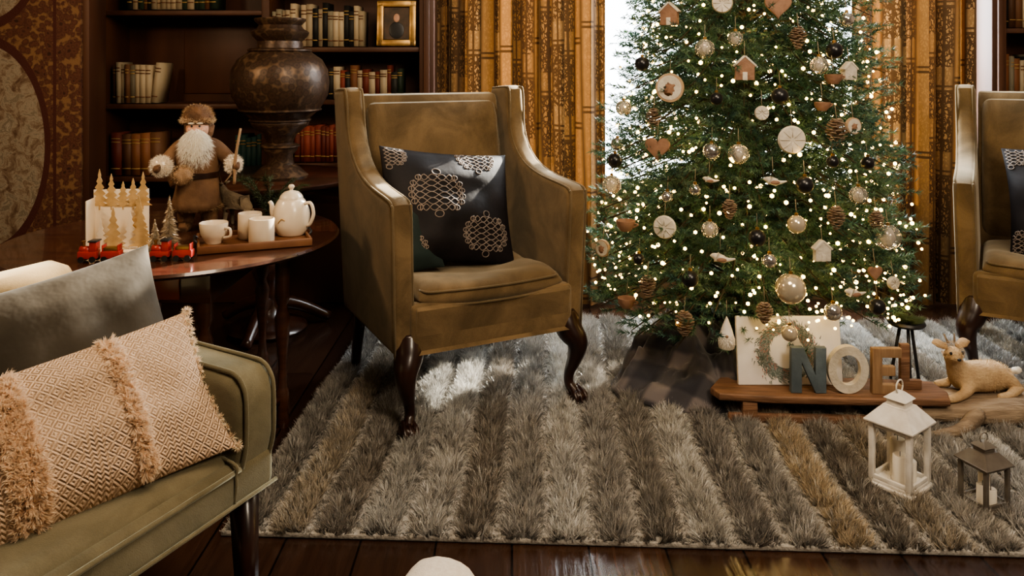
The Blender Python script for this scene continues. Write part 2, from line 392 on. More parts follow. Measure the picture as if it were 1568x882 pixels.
BC=bookcase('bookcase',-2.13,-.39,[(-2.06,-1.26,1.47),(-2.06,-1.26,.998),(-2.06,-1.26,.632),(-2.06,-1.26,1.95),(-1.22,-.46,1.285),(-1.22,-.46,1.02),(-1.22,-.46,.70),(-1.22,-.46,1.62),(-1.22,-.46,2.0),(-2.06,-.46,2.4)],-1.24)
box('raised_panel',(.42,.02,.40),(-1.55,4.30,1.24),casewood,BC,.008)
bookcase('bookcase',2.40,2.89,[(2.45,2.84,z) for z in (.64,1.0,1.38,1.76,2.1)])
B=Acc()
def run(x0,x1,z,h0,h1,cols,t0=.018,t1=.035,y=4.04,tiltlast=0,dep=.14):
    x=x0
    while x<x1-.01:
        t=random.uniform(t0,t1); h=random.uniform(h0,h1); c=random.choice(cols)
        k_=random.uniform(.6,1.1); c=(c[0]*k_,c[1]*k_*.95,c[2]*k_*.85)
        yy=y+random.uniform(0,.02)
        last = x+t*2>x1
        ry=tiltlast if last else 0
        cx=x+t/2+(math.sin(ry)*h/2 if ry else 0); cz=z+h/2*math.cos(ry)+.002+abs(math.sin(ry))*t/2
        B.box((cx,yy+dep/2,cz),(t*.94,dep,h),c,ry)
        bc=(.40,.26,.10) if sum(c)<.6 else (.15,.06,.03)
        for k in (.16,.78,.86):
            B.box((cx+math.sin(ry)*(k-.5)*h,yy-.0005,cz+(k-.5)*h*math.cos(ry)),(t*.93,.003,.005),bc,ry)
        x+=t
CR=(.52,.44,.33);GN=(.04,.065,.045);GY=(.26,.24,.19);RD=(.22,.05,.035);BR=(.16,.08,.045);BK=(.025,.025,.025);TL=(.04,.11,.12);OR=(.32,.14,.07)
run(-2.025,-1.83,1.0,.19,.22,[CR,GY,GY,BK,CR,BR]); run(-1.83,-1.79,1.0,.2,.205,[CR],t0=.03,t1=.032,tiltlast=.14)
run(-2.03,-1.81,.634,.20,.22,[BR,RD,OR,BR],t0=.045,t1=.06)
run(-1.40,-1.27,.634,.19,.21,[TL,TL,CR])
run(-1.215,-1.10,1.287,.17,.22,[CR,GY,CR]); run(-1.07,-.76,1.287,.17,.225,[CR,BK,GY,CR,BK,GN,CR])
run(-.93,-.56,1.022,.13,.17,[RD,GN,OR,CR,BK,RD]); run(-1.20,-1.0,1.022,.15,.19,[BR,BK])
run(-1.10,-.50,.702,.17,.19,[RD,RD,(.26,.06,.04)])
run(-1.95,-1.5,1.475,.2,.24,[BR,GN,CR,BK]); run(-1.15,-.55,1.622,.2,.24,[BR,GN,CR,BK])
run(2.46,2.80,1.002,.2,.25,[BK,BK,CR,GY,OR]); run(2.46,2.8,1.382,.2,.25,[BK,BR,CR]); run(2.46,2.8,.642,.2,.25,[BK,BR,CR])
B.make('shelf_books',CM('book_cloth',.6))
fr=E('framed_picture',(-.585,4.06,1.405),rot=(R(-6),0,0))
box('picture',(.13,.01,.16),(0,0,0),M('portrait_print',(.12,.07,.04),(.03,.022,.015),rough=.5,scale=18),fr,0)
for x in(-.082,.082): box('frame',(.035,.025,.235),(x,-.004,0),gold,fr,.006)
for z in(-.1,.1): box('frame',(.2,.025,.035),(0,-.004,z),gold,fr,.006)
blob('figure',(.016,.004,.022),skinm,fr,(0,-.005,.028)); blob('figure_body',(.04,.004,.045),blackm,fr,(0,-.004,-.035))
# ------------------------------------------------------------------ urn + round table
rt=E('round_table',(-1.10,3.60,0))
lathe('top',[(.0,.665),(.36,.665),(.385,.675),(.39,.69),(.38,.70),(0,.70)],darkwood,rt)
lathe('column',[(.16,.0),(.17,.03),(.06,.08),(.045,.2),(.075,.3),(.05,.42),(.06,.6),(.14,.66)],darkwood,rt,k=3)
for a in range(3):
    an=a*2.094+.5
    tube('foot',[(0,0,.14),(.14*math.cos(an),.14*math.sin(an),.10),(.28*math.cos(an),.28*math.sin(an),.025)],[.035,.028,.022],darkwood,rt)
def urn_mat():
    m,nt,b=nodes('bronze_urn'); c=coord(nt)
    v=N(nt,'ShaderNodeTexVoronoi'); v.inputs['Scale'].default_value=40; L(nt,c,v.inputs['Vector'])
    n=N(nt,'ShaderNodeTexNoise'); n.inputs['Scale'].default_value=14; n.inputs['Detail'].default_value=8; L(nt,c,n.inputs['Vector'])
    s=math_(nt,'ADD',math_(nt,'MULTIPLY',v.outputs['Distance'],.5),math_(nt,'MULTIPLY',n.outputs[0],.7))
    L(nt,ramp(nt,s,[(.3,(.03,.016,.010)),(.5,(.075,.042,.025)),(.62,(.045,.026,.016)),(.8,(.15,.09,.05))]),b.inputs['Base Color'])
    b.inputs['Metallic'].default_value=.3; b.inputs['Roughness'].default_value=.42
    bp=N(nt,'ShaderNodeBump'); bp.inputs['Strength'].default_value=.3; bp.inputs['Distance'].default_value=.006; L(nt,s,bp.inputs['Height']); L(nt,bp.outputs[0],b.inputs['Normal'])
    return m
um=urn_mat(); U=E('bronze_urn',(-1.02,3.52,.70))
lathe('body',[(.115,0),(.12,.012),(.10,.03),(.085,.045),(.06,.06),(.055,.10),(.075,.125),(.075,.14),(.055,.155),(.07,.19),(.12,.23),(.125,.245),(.12,.255),(.17,.30),(.205,.36),(.212,.42),(.205,.475),(.18,.52),(.13,.555),(.10,.57),(.095,.60),(.12,.625),(.125,.64),(.10,.655),(.09,.67),(.11,.69),(.11,.70),(.09,.70),(.08,.66)],um,U,seg=56)
for z,r in((.255,.127),(.56,.132),(.14,.078),(.30,.172)):
    lathe('band',[(r-.004,z-.008),(r+.006,z-.003),(r+.006,z+.003),(r-.004,z+.008)],um,U,seg=48)
# ------------------------------------------------------------------ armchairs
def armchair(loc,rz):
    p=E('armchair',loc,rz)
    prof=[(.33,.25),(.385,1.075),(.37,1.092),(.24,1.10),(.215,1.085),(.205,1.03),(.19,.96),(.17,.905),(.13,.855),(.07,.815),(0,.79),(-.10,.772),(-.26,.757),(-.292,.74),(-.30,.70),(-.285,.25)]
    for s in (-1,1):
        o=prism('side_panel',prof,s*.275,s*.352,'x',velvet,p,bevel=.026,seg=5)
        for v in o.data.vertices:
            v.co.x+=s*.025*max(0,(v.co.z-.3))/.8
        for xx in (.284,.346):
            pts=[(s*(xx+.025*max(0,(z-.3))/.8),y+(.007 if y<.2 else -.003),z-.006) for y,z in prof[2:]]
            tube('piping',pts,.0045,velvet_light,p,seg=6,k=3)
    bk=[(.24,.26),(.22,.45),(.245,.8),(.285,1.04),(.30,1.065),(.345,1.07),(.375,1.06),(.385,1.03),(.335,.25)]
    prism('back',bk,-.29,.29,'x',velvet,p,bevel=.012)
    prism('inside_back_pad',[(.235,.44),(.195,.5),(.195,.75),(.235,.98),(.262,1.035),(.29,1.04),(.26,.44)],-.275,.275,'x',velvet,p,bevel=.035,seg=5)
    prism('seat_rail',[(-.30,.275),(-.315,.26),(.3,.25),(.3,.41),(-.30,.41),(-.315,.40)],-.285,.285,'x',velvet,p,bevel=.006)
    box('front_rail',(.60,.06,.165),(0,-.275,.335),velvet,p,.02,seg=4)
    poly=[(-.268,.2),(-.268,-.20),(-.255,-.255)]
    for i in range(9):
        t=-1+i/4; poly.append((t*.24,-.275-.038*(1-t*t)))
    poly+=[(.255,-.255),(.268,-.20),(.268,.2)]
    bm=bmesh.new(); nx,ny=36,30; top=[];bot=[]
    def front(x): return -.285-.036*(1-(x/.268)**2)
    for i in range(nx+1):
        a=math.sin(math.pi/2*(2*i/nx-1)); x=.268*a; rt_=[];rb=[]
        for j in range(ny+1):
            b_=math.sin(math.pi/2*(2*j/ny-1)); y0=front(x); y=y0+(b_+1)/2*(.2-y0)
            ed=(1-abs(a)**8)**.5*(1-abs(b_)**8)**.5
            dip=-.032*(1-a*a)*(1-b_*b_)+.012*noise.noise(Vector((x*9,y*9,2)))
            rt_.append(bm.verts.new((x,y,.425+.05*ed+dip*ed+.012*(1 if b_<0 else 0)*(1-abs(b_+.7))*ed)))
            rb.append(bm.verts.new((x,y,.425-.04*ed)) if (0<i<nx and 0<j<ny) else rt_[-1])
        top.append(rt_);bot.append(rb)
    for i in range(nx):
        for j in range(ny):
            bm.faces.new((top[i][j],top[i+1][j],top[i+1][j+1],top[i][j+1]))
            try: bm.faces.new((bot[i][j],bot[i][j+1],bot[i+1][j+1],bot[i+1][j]))
            except ValueError: pass
    frombm(bm,'seat_cushion',velvet,p,True)
    for zz in(.450,.402): tube('cushion_piping',[(x,front(x)+.002 if abs(x)<.25 else y,zz) for x,y in poly[2:-2]],.004,velvet_light,p,seg=6,k=3)
    for s in (-1,1):
        tube('front_leg',[(s*.29,-.25,.30),(s*.30,-.275,.25),(s*.318,-.30,.205),(s*.312,-.295,.15),(s*.30,-.28,.10),(s*.297,-.28,.06),(s*.31,-.30,.03)],[.05,.048,.038,.027,.019,.017,.022],blackwood,p,seg=12)
        blob('claw_foot',(.034,.038,.022),blackwood,p,(s*.312,-.305,.022),amp=.25,freq=14)
        for k in(-1,0,1): tube('claw',[(s*.31+k*.014,-.29,.05),(s*.312+k*.02,-.33,.032),(s*.312+k*.018,-.345,.008)],[.008,.009,.005],blackwood,p,seg=6)
        tube('back_leg',[(s*.29,.29,.30),(s*.295,.30,.18),(s*.30,.345,.0)],[.03,.024,.02],blackwood,p,seg=4,k=3)
    return p
CH1=armchair((-.19,2.95,.012),R(27))
CH2=armchair((2.125,3.08,.012),R(-31))
def scroll_pillow(loc,rot,w=.53,h=.43,t=.15):
    p=E('scroll_cushion',loc,rot=rot)
    pillow('cover',w,h,t,cushm,p)
    bm=bmesh.new()
    motifs=[(-.28,.16,.125),(.48,-.52,.115),(.42,.88,.095),(-.92,.85,.08),(-.72,-.80,.09)]
    for cu,cv,r in motifs:
        def put(fx,fy,n,rad=.0021):
            seg=[]
            for i in range(n+1):
                t_=2*math.pi*i/n; x,y=fx(t_),fy(t_)
                u=cu+x*r/(w/2); v=cv+y*r/(h/2)
                if abs(u)<.97 and abs(v)<.97:
                    q=pillow_pt(u,v,w,h,t,1); q.z+=.0006; seg.append(tuple(q))
                else:
                    if len(seg)>3: tube('',seg,rad,None,seg=4,k=1,bm=bm)
                    seg=[]
            if len(seg)>3: tube('',seg,rad,None,seg=4,k=1,bm=bm)
        # woven bands: pairs of crossing waves clipped to an oval, with loops at the ends
        for k in range(6):
            yy=-.45+.18*k; ww=.82*math.sqrt(max(.08,1-(yy/.62)**2))
            put(lambda a:ww*math.sin(a/2-math.pi/2) if a<2*math.pi else ww,lambda a:yy+.09*math.sin(3*(a-math.pi)+k*math.pi),70)
            put(lambda a:ww*math.sin(a/2-math.pi/2) if a<2*math.pi else ww,lambda a:yy-.09*math.sin(3*(a-math.pi)+k*math.pi),70)
            for sx in(-1,1): put(lambda a:sx*ww+.09*math.cos(a),lambda a:yy+.075*math.sin(a),16)
        for sy in(-1,1): put(lambda a:.13*math.cos(a),lambda a:sy*.64+.10*math.sin(a),20)
    frombm(bm,'embroidery',thread,p,True)
scroll_pillow((-.235,2.945,.675),(R(68),R(7),R(30)))
scroll_pillow((2.185,3.04,.675),(R(70),R(-4),R(-31)))
pillow('teal_cushion',.24,.28,.09,tealv,None,(-.375,2.81,.60),(R(72),R(-6),R(30)))
# ------------------------------------------------------------------ rug
def rug():
    p=E('shag_rug',(-.74,2.03,0),R(-2.6)); W,Ln=3.3,1.74
    base=M('rug_backing',(.42,.39,.35),(.28,.26,.23),rough=.95,scale=60,bump=.5)
    box('backing',(W,Ln,.012),(W/2,Ln/2,.008),base,p,.003)
    BG=(.30,.275,.24);GB=(.46,.39,.29);BRN=(.25,.215,.175);LG=(.50,.49,.46);LT=(.62,.60,.56);GBR=(.39,.37,.34);CRM=(.76,.74,.69);TP=(.41,.39,.36);DT=(.28,.26,.24);GD=(.58,.46,.30);BE=(.50,.46,.40)
    seq=np.array([BG,GB,BRN,LG,LT,BRN,GBR,CRM,TP,BG,CRM,DT,TP,GD,BRN,GB,BE,GBR,LT,BRN,CRM,TP,DT,GB,LG,BRN,CRM,TP])
    mean=np.array([.42,.40,.37]); seq=seq*.78+mean*.22
    nt=76000; per=8
    u=rng.uniform(0,W,nt); v=rng.uniform(0,Ln,nt); P=.1175
    wob=.005*np.sin(v*9+u*3)
    s=(u+wob)/P; idx=np.floor(s).astype(int); f=s-idx
    col=seq[np.clip(idx,0,len(seq)-1)].copy()
    gap=np.abs(f-.5)>.35
    hump=np.clip(1-(np.abs(f-.5)/.37)**3,.0,1)
    h=np.where(gap,.007,.016+.018*hump); h=h*rng.uniform(.7,1.2,nt)
    col[gap]=col[gap]*.35+np.array([.52,.50,.46])*.65
    # patches: clumps of slightly different yarn
    pn=np.array([noise.noise(Vector((a*14,b*9,5))) for a,b in zip(u,v)])
    col*=(1+.45*pn)[:,None]*rng.uniform(.62,1.32,(nt,1))
    pal=np.array([BG,BRN,LG,TP,CRM,BE])
    swap=rng.random(nt)<.20; col[swap]=pal[rng.integers(0,len(pal),swap.sum())]*.95
    tilt=(f-.5)*.75
    O=np.repeat(np.stack([u,v,np.full(nt,.013)],1),per,0); C=np.repeat(col,per,0)*rng.uniform(.75,1.25,(nt*per,1)); H=np.repeat(h,per)
    T=np.repeat(tilt,per); n=nt*per
    O[:,0]+=rng.normal(0,.003,n); O[:,1]+=rng.normal(0,.003,n)
    a=np.repeat(rng.uniform(0,2*np.pi,nt),per)
    D=np.stack([T+.40*np.cos(a)+rng.normal(0,.28,n),.40*np.sin(a)-.22+rng.normal(0,.28,n),np.full(n,.85)],1)
    m=CM('rug_yarn',.38,.9,trl=.12)
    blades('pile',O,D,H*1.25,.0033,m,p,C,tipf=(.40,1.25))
rug()
# ------------------------------------------------------------------ sofa
SF=E('sofa',(-.483,1.65,0),R(65))
LN=1.5
box('seat_rail',(LN,.72,.085),(-LN/2,.365,.378),sofam,SF,.02,seg=4)
box('seat_cushion',(LN-.12,.56,.07),(-LN/2-.03,.305,.405),sofam,SF,.032,seg=6)
box('under_frame',(LN-.06,.60,.03),(-LN/2,.36,.325),blackwood,SF,.004)
tube('seat_piping',[(-.10,.006,.408),(-.7,.002,.408),(-LN+.10,.006,.408)],.005,sofam,SF,seg=6)
tube('rail_piping',[(-.0,.004,.345),(-.7,.002,.345),(-LN,.004,.345)],.004,sofam,SF,seg=6)
tube('cushion_seam',[(-.115,.006,.35),(-.115,.002,.40),(-.115,.03,.43),(-.115,.3,.438)],.0035,sofam,SF,seg=6)
armp=[(.012,.40),(.0,.45),(.0,.535),(.008,.565),(.03,.585),(.08,.59),(.30,.602),(.50,.63),(.56,.66),(.62,.67),(.67,.65),(.68,.38)]
for x0,x1 in ((-.105,0),(-LN,-LN+.105)):
    prism('arm',armp,x0,x1,'x',sofam,SF,bevel=.026,seg=6)
    for x in (x0+.014,x1-.014): tube('arm_piping',[(x,y-.001,z+.002) for y,z in armp[:9]],.005,sofam,SF,seg=6,k=4)
prism('back',[(.52,.35),(.54,.60),(.57,.69),(.61,.73),(.66,.735),(.70,.715),(.70,.35)],-LN,-.01,'x',velvet_mat('sofa_back_velvet',(.24,.165,.08),(.16,.11,.055),.5,(.9,.75,.5)),SF,bevel=.03,seg=5)
for x in(-.045,-LN+.045):
    for y in(.05,.62): tube('leg',[(x,y,.34),(x+.005,y-.01,.0)],[.030,.018],blackwood,SF,seg=4,k=1)
pillow('leather_pillow',.46,.35,.17,leather,None,(-.940,1.650,.592),(R(66),R(-9),R(42)))
pillow('blue_patterned_pillow',.28,.28,.10,M('blue_pattern',(.04,.10,.13),(.26,.24,.16),rough=.7,scale=28),None,(-1.165,1.625,.625),(R(74),R(-4),R(58)))
def knit_mat():
    m,nt,b=nodes('peach_knit'); uv=coord(nt,'UV'); sp=N(nt,'ShaderNodeSeparateXYZ'); L(nt,uv,sp.inputs[0]); u,v=sp.outputs[0],sp.outputs[1]
    d1=math_(nt,'PINGPONG',math_(nt,'ADD',u,v),.012); d2=math_(nt,'PINGPONG',math_(nt,'SUBTRACT',u,v),.012)
    d3=math_(nt,'PINGPONG',math_(nt,'MULTIPLY',math_(nt,'MAXIMUM',d1,d2),1),.004)
    dia=math_(nt,'DIVIDE',d3,.004)
    rib=math_(nt,'DIVIDE',math_(nt,'PINGPONG',math_(nt,'ADD',v,math_(nt,'PINGPONG',u,.006)),.004),.004)
    bandv=math_(nt,'GREATER_THAN',math_(nt,'PINGPONG',math_(nt,'ADD',u,.03),.07),.052)
    pat=N(nt,'ShaderNodeMixRGB'); L(nt,bandv,pat.inputs[0]); L(nt,dia,pat.inputs[1]); L(nt,rib,pat.inputs[2])
    fine=N(nt,'ShaderNodeTexNoise'); fine.inputs['Scale'].default_value=350; L(nt,uv,fine.inputs['Vector'])
    hgt=math_(nt,'ADD',math_(nt,'MULTIPLY',pat.outputs[0],.8),math_(nt,'MULTIPLY',fine.outputs[0],.7))
    L(nt,ramp(nt,math_(nt,'MULTIPLY',hgt,.65),[(.12,(.50,.32,.20)),(.7,(.84,.62,.44))]),b.inputs['Base Color'])
    b.inputs['Roughness'].default_value=.95; b.inputs['Specular IOR Level'].default_value=.05
    bp=N(nt,'ShaderNodeBump'); bp.inputs['Strength'].default_value=1; bp.inputs['Distance'].default_value=.005; L(nt,hgt,bp.inputs['Height']); L(nt,bp.outputs[0],b.inputs['Normal'])
    return m
KP=E('knit_pillow',(-.808,1.402,.540),rot=(R(53),R(-6),R(46)))
kw,kh,kt=.58,.29,.17
pillow('cover',kw,kh,kt,knit_mat(),KP)
O=[];D=[]
for ub,wd,n_ in ((-.22,.085,10000),(.42,.040,5000)):
    for i in range(n_):
        v=random.uniform(-.98,.98); u=ub+random.uniform(-1,1)*wd+random.gauss(0,.006)
        q=pillow_pt(u,v,kw,kh,kt,1); O.append(q); cl=noise.noise_vector(Vector((u*34,v*20,3)))
        D.append((cl.x*2.0+random.gauss(0,.25)+(u-ub)/wd*.5,cl.y*2.0+random.gauss(0,.25)-.3,.9))
O=np.array(O);D=np.array(D); nn=len(O)
fibl=CM('cotton_fibres',.9,.1,trl=.45)
cream_y=np.array([[1.0,.84,.66]])
blades('fringe',O,D,.017*rng.uniform(.6,1.15,nn),.0036,fibl,KP,cream_y*rng.uniform(.85,1.0,(nn,1)))
for fix in(1.0,-1.0):
    for i in range(15):
        v=-1+i/7; q=pillow_pt(fix*.995,v,kw,kh,kt,1)
        fuzz('pompom',(q.x+fix*.004,q.y,0),(.005,.005,.005),160,.009,.0024,fibl,KP,(1.0,.84,.66))
# ------------------------------------------------------------------ side table
ST=E('drop_leaf_table',(-1.13,2.70,0),R(0))
lathe('top',[(0,.598),(.50,.598),(.525,.603),(.535,.612),(.53,.62),(0,.62)],tablewood,ST,seg=72)
box('apron',(.46,.62,.11),(0,0,.54),darkwood,ST,.004)
box('drawer',(.16,.012,.085),(.06,-.315,.54),M('drawer_wood',(.22,.05,.02),(.12,.03,.012),rough=.3,scale=8),ST,.003)
turn=[(.018,0),(.024,.02),(.018,.05),(.022,.06),(.022,.12),(.016,.13),(.013,.2),(.022,.30),(.026,.36),(.014,.40),(.022,.42),(.024,.43),(.024,.595)]
for x,y in ((-.2,-.28),(.2,-.28),(-.2,.28),(.2,.28),(.37,-.05),(-.36,-.1)): lathe('leg',turn,darkwood,ST,(x,y,0),seg=16)
for y in(-.28,.28): box('stretcher',(.4,.03,.035),(0,y,.09),darkwood,ST,.004)
tube('gate_stretcher',[(.2,-.28,.09),(.37,-.05,.09)],.016,darkwood,ST,seg=4)
# ------------------------------------------------------------------ table things (z=.62)
TZ=.62
SA=E('santa_figurine',(-1.10,2.80,TZ),R(12))
for s in(-1,1):
    tube('boot',[(s*.035,0,.12),(s*.038,0,.06),(s*.04,-.005,.02),(s*.043,-.035,.012)],[.032,.03,.024,.016],furb,SA,seg=12)
lathe('coat',[(.03,.07),(.078,.075),(.08,.10),(.073,.15),(.066,.20),(.074,.24),(.073,.28),(.055,.31),(.025,.33)],coatm,SA,seg=40,jit=.008)
fuzz('coat_hem',(0,0,.082),(.08,.072,.012),1600,.014,.0016,hairC,SA,(.30,.19,.10))
lathe('belt',[(.066,.185),(.074,.187),(.074,.203),(.066,.205)],blackwood,SA,seg=30)
skin('arms',[(0,0,.285),(-.06,0,.29),(-.095,-.02,.245),(-.10,-.075,.235),(.06,0,.29),(.10,-.01,.25),(.125,-.065,.235)],[(0,1),(1,2),(2,3),(0,4),(4,5),(5,6)],[.04,.034,.028,.024,.034,.028,.024],coatm,SA)
fuzz('cuff',(-.102,-.085,.235),(.032,.026,.032),1500,.012,.0016,hairC,SA,(.92,.84,.72)); blob('cuff_core',(.031,.025,.031),cream,SA,(-.102,-.085,.235))
fuzz('cuff',(.128,-.07,.235),(.026,.022,.028),1200,.012,.0016,hairC,SA,(.92,.84,.72)); blob('cuff_core',(.025,.021,.027),cream,SA,(.128,-.07,.235))
for hx,hy in((-.115,-.115),(.135,-.095)):
    skin('mitten',[(hx,hy+.02,.235),(hx,hy,.23),(hx+.006,hy-.016,.222),(hx+.016,hy-.004,.236)],[(0,1),(1,2),(1,3)],[.014,.017,.011,.007],furb,SA)
blob('head',(.038,.036,.042),skinm,SA,(0,-.008,.355))
blob('nose',(.008,.009,.008),skinm,SA,(0,-.046,.352),sub=2)
for s in(-1,1):
    blob('eye',(.004,.003,.004),blackm,SA,(s*.013,-.0415,.365),sub=2); blob('eyebrow',(.011,.005,.004),candle,SA,(s*.014,-.0425,.375),sub=2)
    blob('cheek',(.011,.008,.01),skinm,SA,(s*.02,-.034,.352),sub=2)
blob('beard_core',(.045,.028,.066),candle,SA,(0,-.045,.288))
fuzz('beard',(0,-.045,.290),(.047,.032,.066),4600,.028,.0018,fibl,SA,(1.0,.95,.86),droop=1.2)
fuzz('moustache',(0,-.050,.341),(.026,.010,.007),500,.014,.0016,fibl,SA,(1,.95,.88),droop=.6)
lathe('hood',[(.048,.37),(.052,.385),(.046,.41),(.03,.43),(.01,.438)],furb,SA,(0,.006,0),seg=28,jit=.004)
fuzz('hood_trim',(0,.002,.383),(.053,.048,.012),1500,.014,.0016,hairC,SA,(.66,.50,.33)); fuzz('hood_fur',(0,.01,.40),(.048,.045,.034),1500,.012,.0016,hairC,SA,(.42,.27,.15))
blob('hood_back',(.05,.03,.06),furb,SA,(0,.028,.345),amp=.2)
tube('walking_stick',[(.135,-.105,.17),(.14,-.10,.27),(.155,-.10,.36)],[.005,.005,.004],lightwood,SA,seg=8)
blob('bag',(.033,.026,.03),lightwood,SA,(-.035,-.085,.20),amp=.3); fuzz('bag_fur',(-.035,-.085,.205),(.033,.026,.03),700,.01,.0015,hairC,SA,(.55,.40,.25))
tube('sack',[(-.05,.05,.15),(-.06,.07,.22),(-.04,.06,.29)],[.05,.06,.03],furb,SA,seg=12)
def deer_small():
    p=E('reindeer_figurine',(-.985,2.86,TZ),R(-20)); m=M('grey_felt',(.24,.18,.11),(.15,.11,.07),rough=.9,scale=40,bump=.4)
    V=[(0.01,0,.085),(.05,0,.085),(-.03,0,.088),(-.055,0,.115),(-.065,0,.14),(-.09,0,.132),
       (.055,.015,.05),(.06,.015,.0),(.055,-.015,.05),(.05,-.015,.0),(-.03,.015,.05),(-.03,.015,0),(-.035,-.015,.05),(-.04,-.015,0)]
    skin('body',V,[(0,1),(0,2),(2,3),(3,4),(4,5),(1,6),(6,7),(1,8),(8,9),(2,10),(10,11),(2,12),(12,13)],[.026,.024,.026,.015,.016,.008,.01,.006,.01,.006,.009,.006,.009,.006],m,p)
    for s in(-1,1):
        tube('antler',[(-.06,s*.008,.152),(-.05,s*.03,.18),(-.06,s*.035,.205)],[.003,.003,.002],lightwood,p,seg=6)
        tube('ear',[(-.058,s*.01,.15),(-.052,s*.028,.155)],[.007,.002],m,p,seg=6)
deer_small()
CA=E('christmas_card_tree_scene',(-1.225,2.50,TZ),R(8))
cardm=M('cream_card',(.85,.73,.56),(.78,.66,.50),rough=.6,scale=20)
box('card_back',(.165,.004,.185),(-.005,.03,.0925),cardm,CA,.001); box('card_side',(.004,.07,.16),(-.085,-.005,.08),cardm,CA,.001)
def flat_tree(p,x,y,h,w,mat,n=6,z0=0):
    poly=[(-.002,z0),(-.002,z0+h*.1)]; R_=[]
    for i in range(n):
        t=i/n; R_.append((w/2*(1-t),z0+h*(.1+.9*t))); R_.append((w/2*(1-t)*.40,z0+h*(.1+.9*(t+.62/n))))
    poly+=[(-a,b) for a,b in R_]+[(0,z0+h)]+[(a,b) for a,b in R_[::-1]]+[(.002,z0+h*.1),(.002,z0)]
    prism('tree_cutout',[(x+a,b) for a,b in poly],y-.0012,y+.0012,'y',mat,p)
for x,h in((-.07,.25),(-.035,.235),(.03,.22),(.06,.24),(.0,.21)): flat_tree(CA,x,.028,h-.12,.055,cutgold,z0=.12)
for x,y,h in((-.05,-.02,.10),(-.01,-.03,.14),(.035,-.015,.12),(.07,-.03,.15),(.055,.0,.17)): flat_tree(CA,x,y,h,h*.5,cardm if h<.13 else cutgold)
box('card_base',(.18,.09,.004),(0,-.01,.003),cardm,CA,.001)
wt=M('silver_wire_tree',(.6,.5,.35),(.4,.3,.2),rough=.35,scale=40,metal=.5)
def wire_tree(name,x,y,h,r):
    p=E(name,(x,y,TZ)); n=1500; t=rng.random(n)**.7; a=rng.uniform(0,2*np.pi,n); lay=.65+.35*np.mod(t*6,1)
    rr=r*t*lay; O=np.stack([rr*.2*np.cos(a),rr*.2*np.sin(a),h*(1-t)+.01],1); Dd=np.stack([np.cos(a),np.sin(a),-.35+0*a],1)
    blades('foliage',O,Dd,rr+.002,.0022,wt,p); tube('stem',[(0,0,0),(0,0,h)],.002,wt,p,seg=6); lathe('base',[(.02,0),(.02,.006),(.004,.01)],traywood,p,seg=16)
wire_tree('tabletop_wire_tree',-1.07,2.50,.16,.040); wire_tree('tabletop_wire_tree',-1.08,2.42,.10,.028)
TR=E('toy_train',(-1.09,2.355,TZ),R(4))
for i,x in enumerate((-.15,-.085,.055,.12)):
    w=.055
    box('car_body',(w,.032,.022 if i!=2 else .018),(x,0,.022),redm,TR,.003)
    if i in(0,2):
        tube('boiler',[(x-.024,0,.035),(x+.008,0,.035)],.012,redm,TR,seg=14); lathe('funnel',[(.004,.04),(.004,.055),(.007,.062),(.006,.062)],gold,TR,(x-.015,0,0),seg=12)
        box('cab',(.02,.03,.03),(x+.016,0,.045),redm,TR,.002); box('cab_roof',(.026,.036,.004),(x+.016,0,.062),blackm,TR,.001)
    else:
        box('load',(.04,.025,.012),(x,0,.038),gold,TR,.003)
        for k in(-.022,.022): box('post',(.003,.03,.022),(x+k,0,.04),redm,TR,.001)
    for k in(-.016,.016):
        for s in(-1,1): lathe('wheel',[(.0,-.002),(.009,-.002),(.009,.002),(0,.002)],blackm,TR,(x+k,s*.017,.01),(R(90),0,0),seg=14)
    if i in (0,2): tube('coupling',[(x+.027,0,.015),(x+.038,0,.015)],.002,gold,TR,seg=6)
TY=E('wooden_tray',(-.835,2.585,TZ),R(22))
box('tray_base',(.34,.22,.010),(0,0,.007),traywood,TY,.003)
for y in(-.107,.107): box('tray_lip',(.34,.008,.024),(0,y,.014),traywood,TY,.003)
for x in(-.167,.167):
    box('tray_lip',(.008,.22,.024),(x,0,.014),traywood,TY,.003); tube('tray_handle',[(x,-.04,.02),(x*1.06,-.035,.032),(x*1.06,.035,.032),(x,.04,.02)],.004,blackm,TY,seg=8)
TT=TZ+.0125
def cup(name,x,y,r,h,saucer=False,handle=True,rz=0,z=TT):
    p=E(name,(x,y,z),rz); z0=.006 if saucer else 0
    lathe('cup_body',[(r*.5,z0),(r*.55,z0+.004),(r*.62,z0+.01),(r*.9,z0+h*.5),(r,z0+h),(r*.94,z0+h),(r*.85,z0+h*.5),(r*.5,z0+.012)],cream,p,k=2)
    if handle: tube('handle',[(r*.88,0,z0+h*.8),(r*1.4,0,z0+h*.8),(r*1.45,0,z0+h*.45),(r*.85,0,z0+h*.3)],.0045,cream,p,seg=8)
cup('teacup',-.945,2.535,.044,.062,saucer=False,rz=R(-20),z=TT)
def straight(name,x,y,r,h):
    p=E(name,(x,y,TT)); lathe('jar_body',[(r*.88,0),(r,.006),(r,h-.004),(r*.97,h),(r*.9,h),(r*.88,.01)],cream,p)
    return p
straight('sugar_bowl',-.855,2.61,.038,.082); straight('milk_jug',-.795,2.54,.040,.078)
TP=E('teapot',(-.735,2.665,TT),R(-15),sc=.95)
lathe('pot_body',[(.040,0),(.048,.004),(.060,.03),(.064,.06),(.060,.09),(.048,.118),(.038,.128)],cream,TP,k=4,seg=40)
lathe('lid',[(.041,.126),(.038,.136),(.024,.150),(.008,.154),(.006,.159),(.011,.166),(.008,.174),(.001,.176)],cream,TP,k=2)
tube('spout',[(-.05,0,.05),(-.072,0,.07),(-.078,0,.10),(-.086,0,.112)],[.014,.011,.008,.007],cream,TP,seg=12)
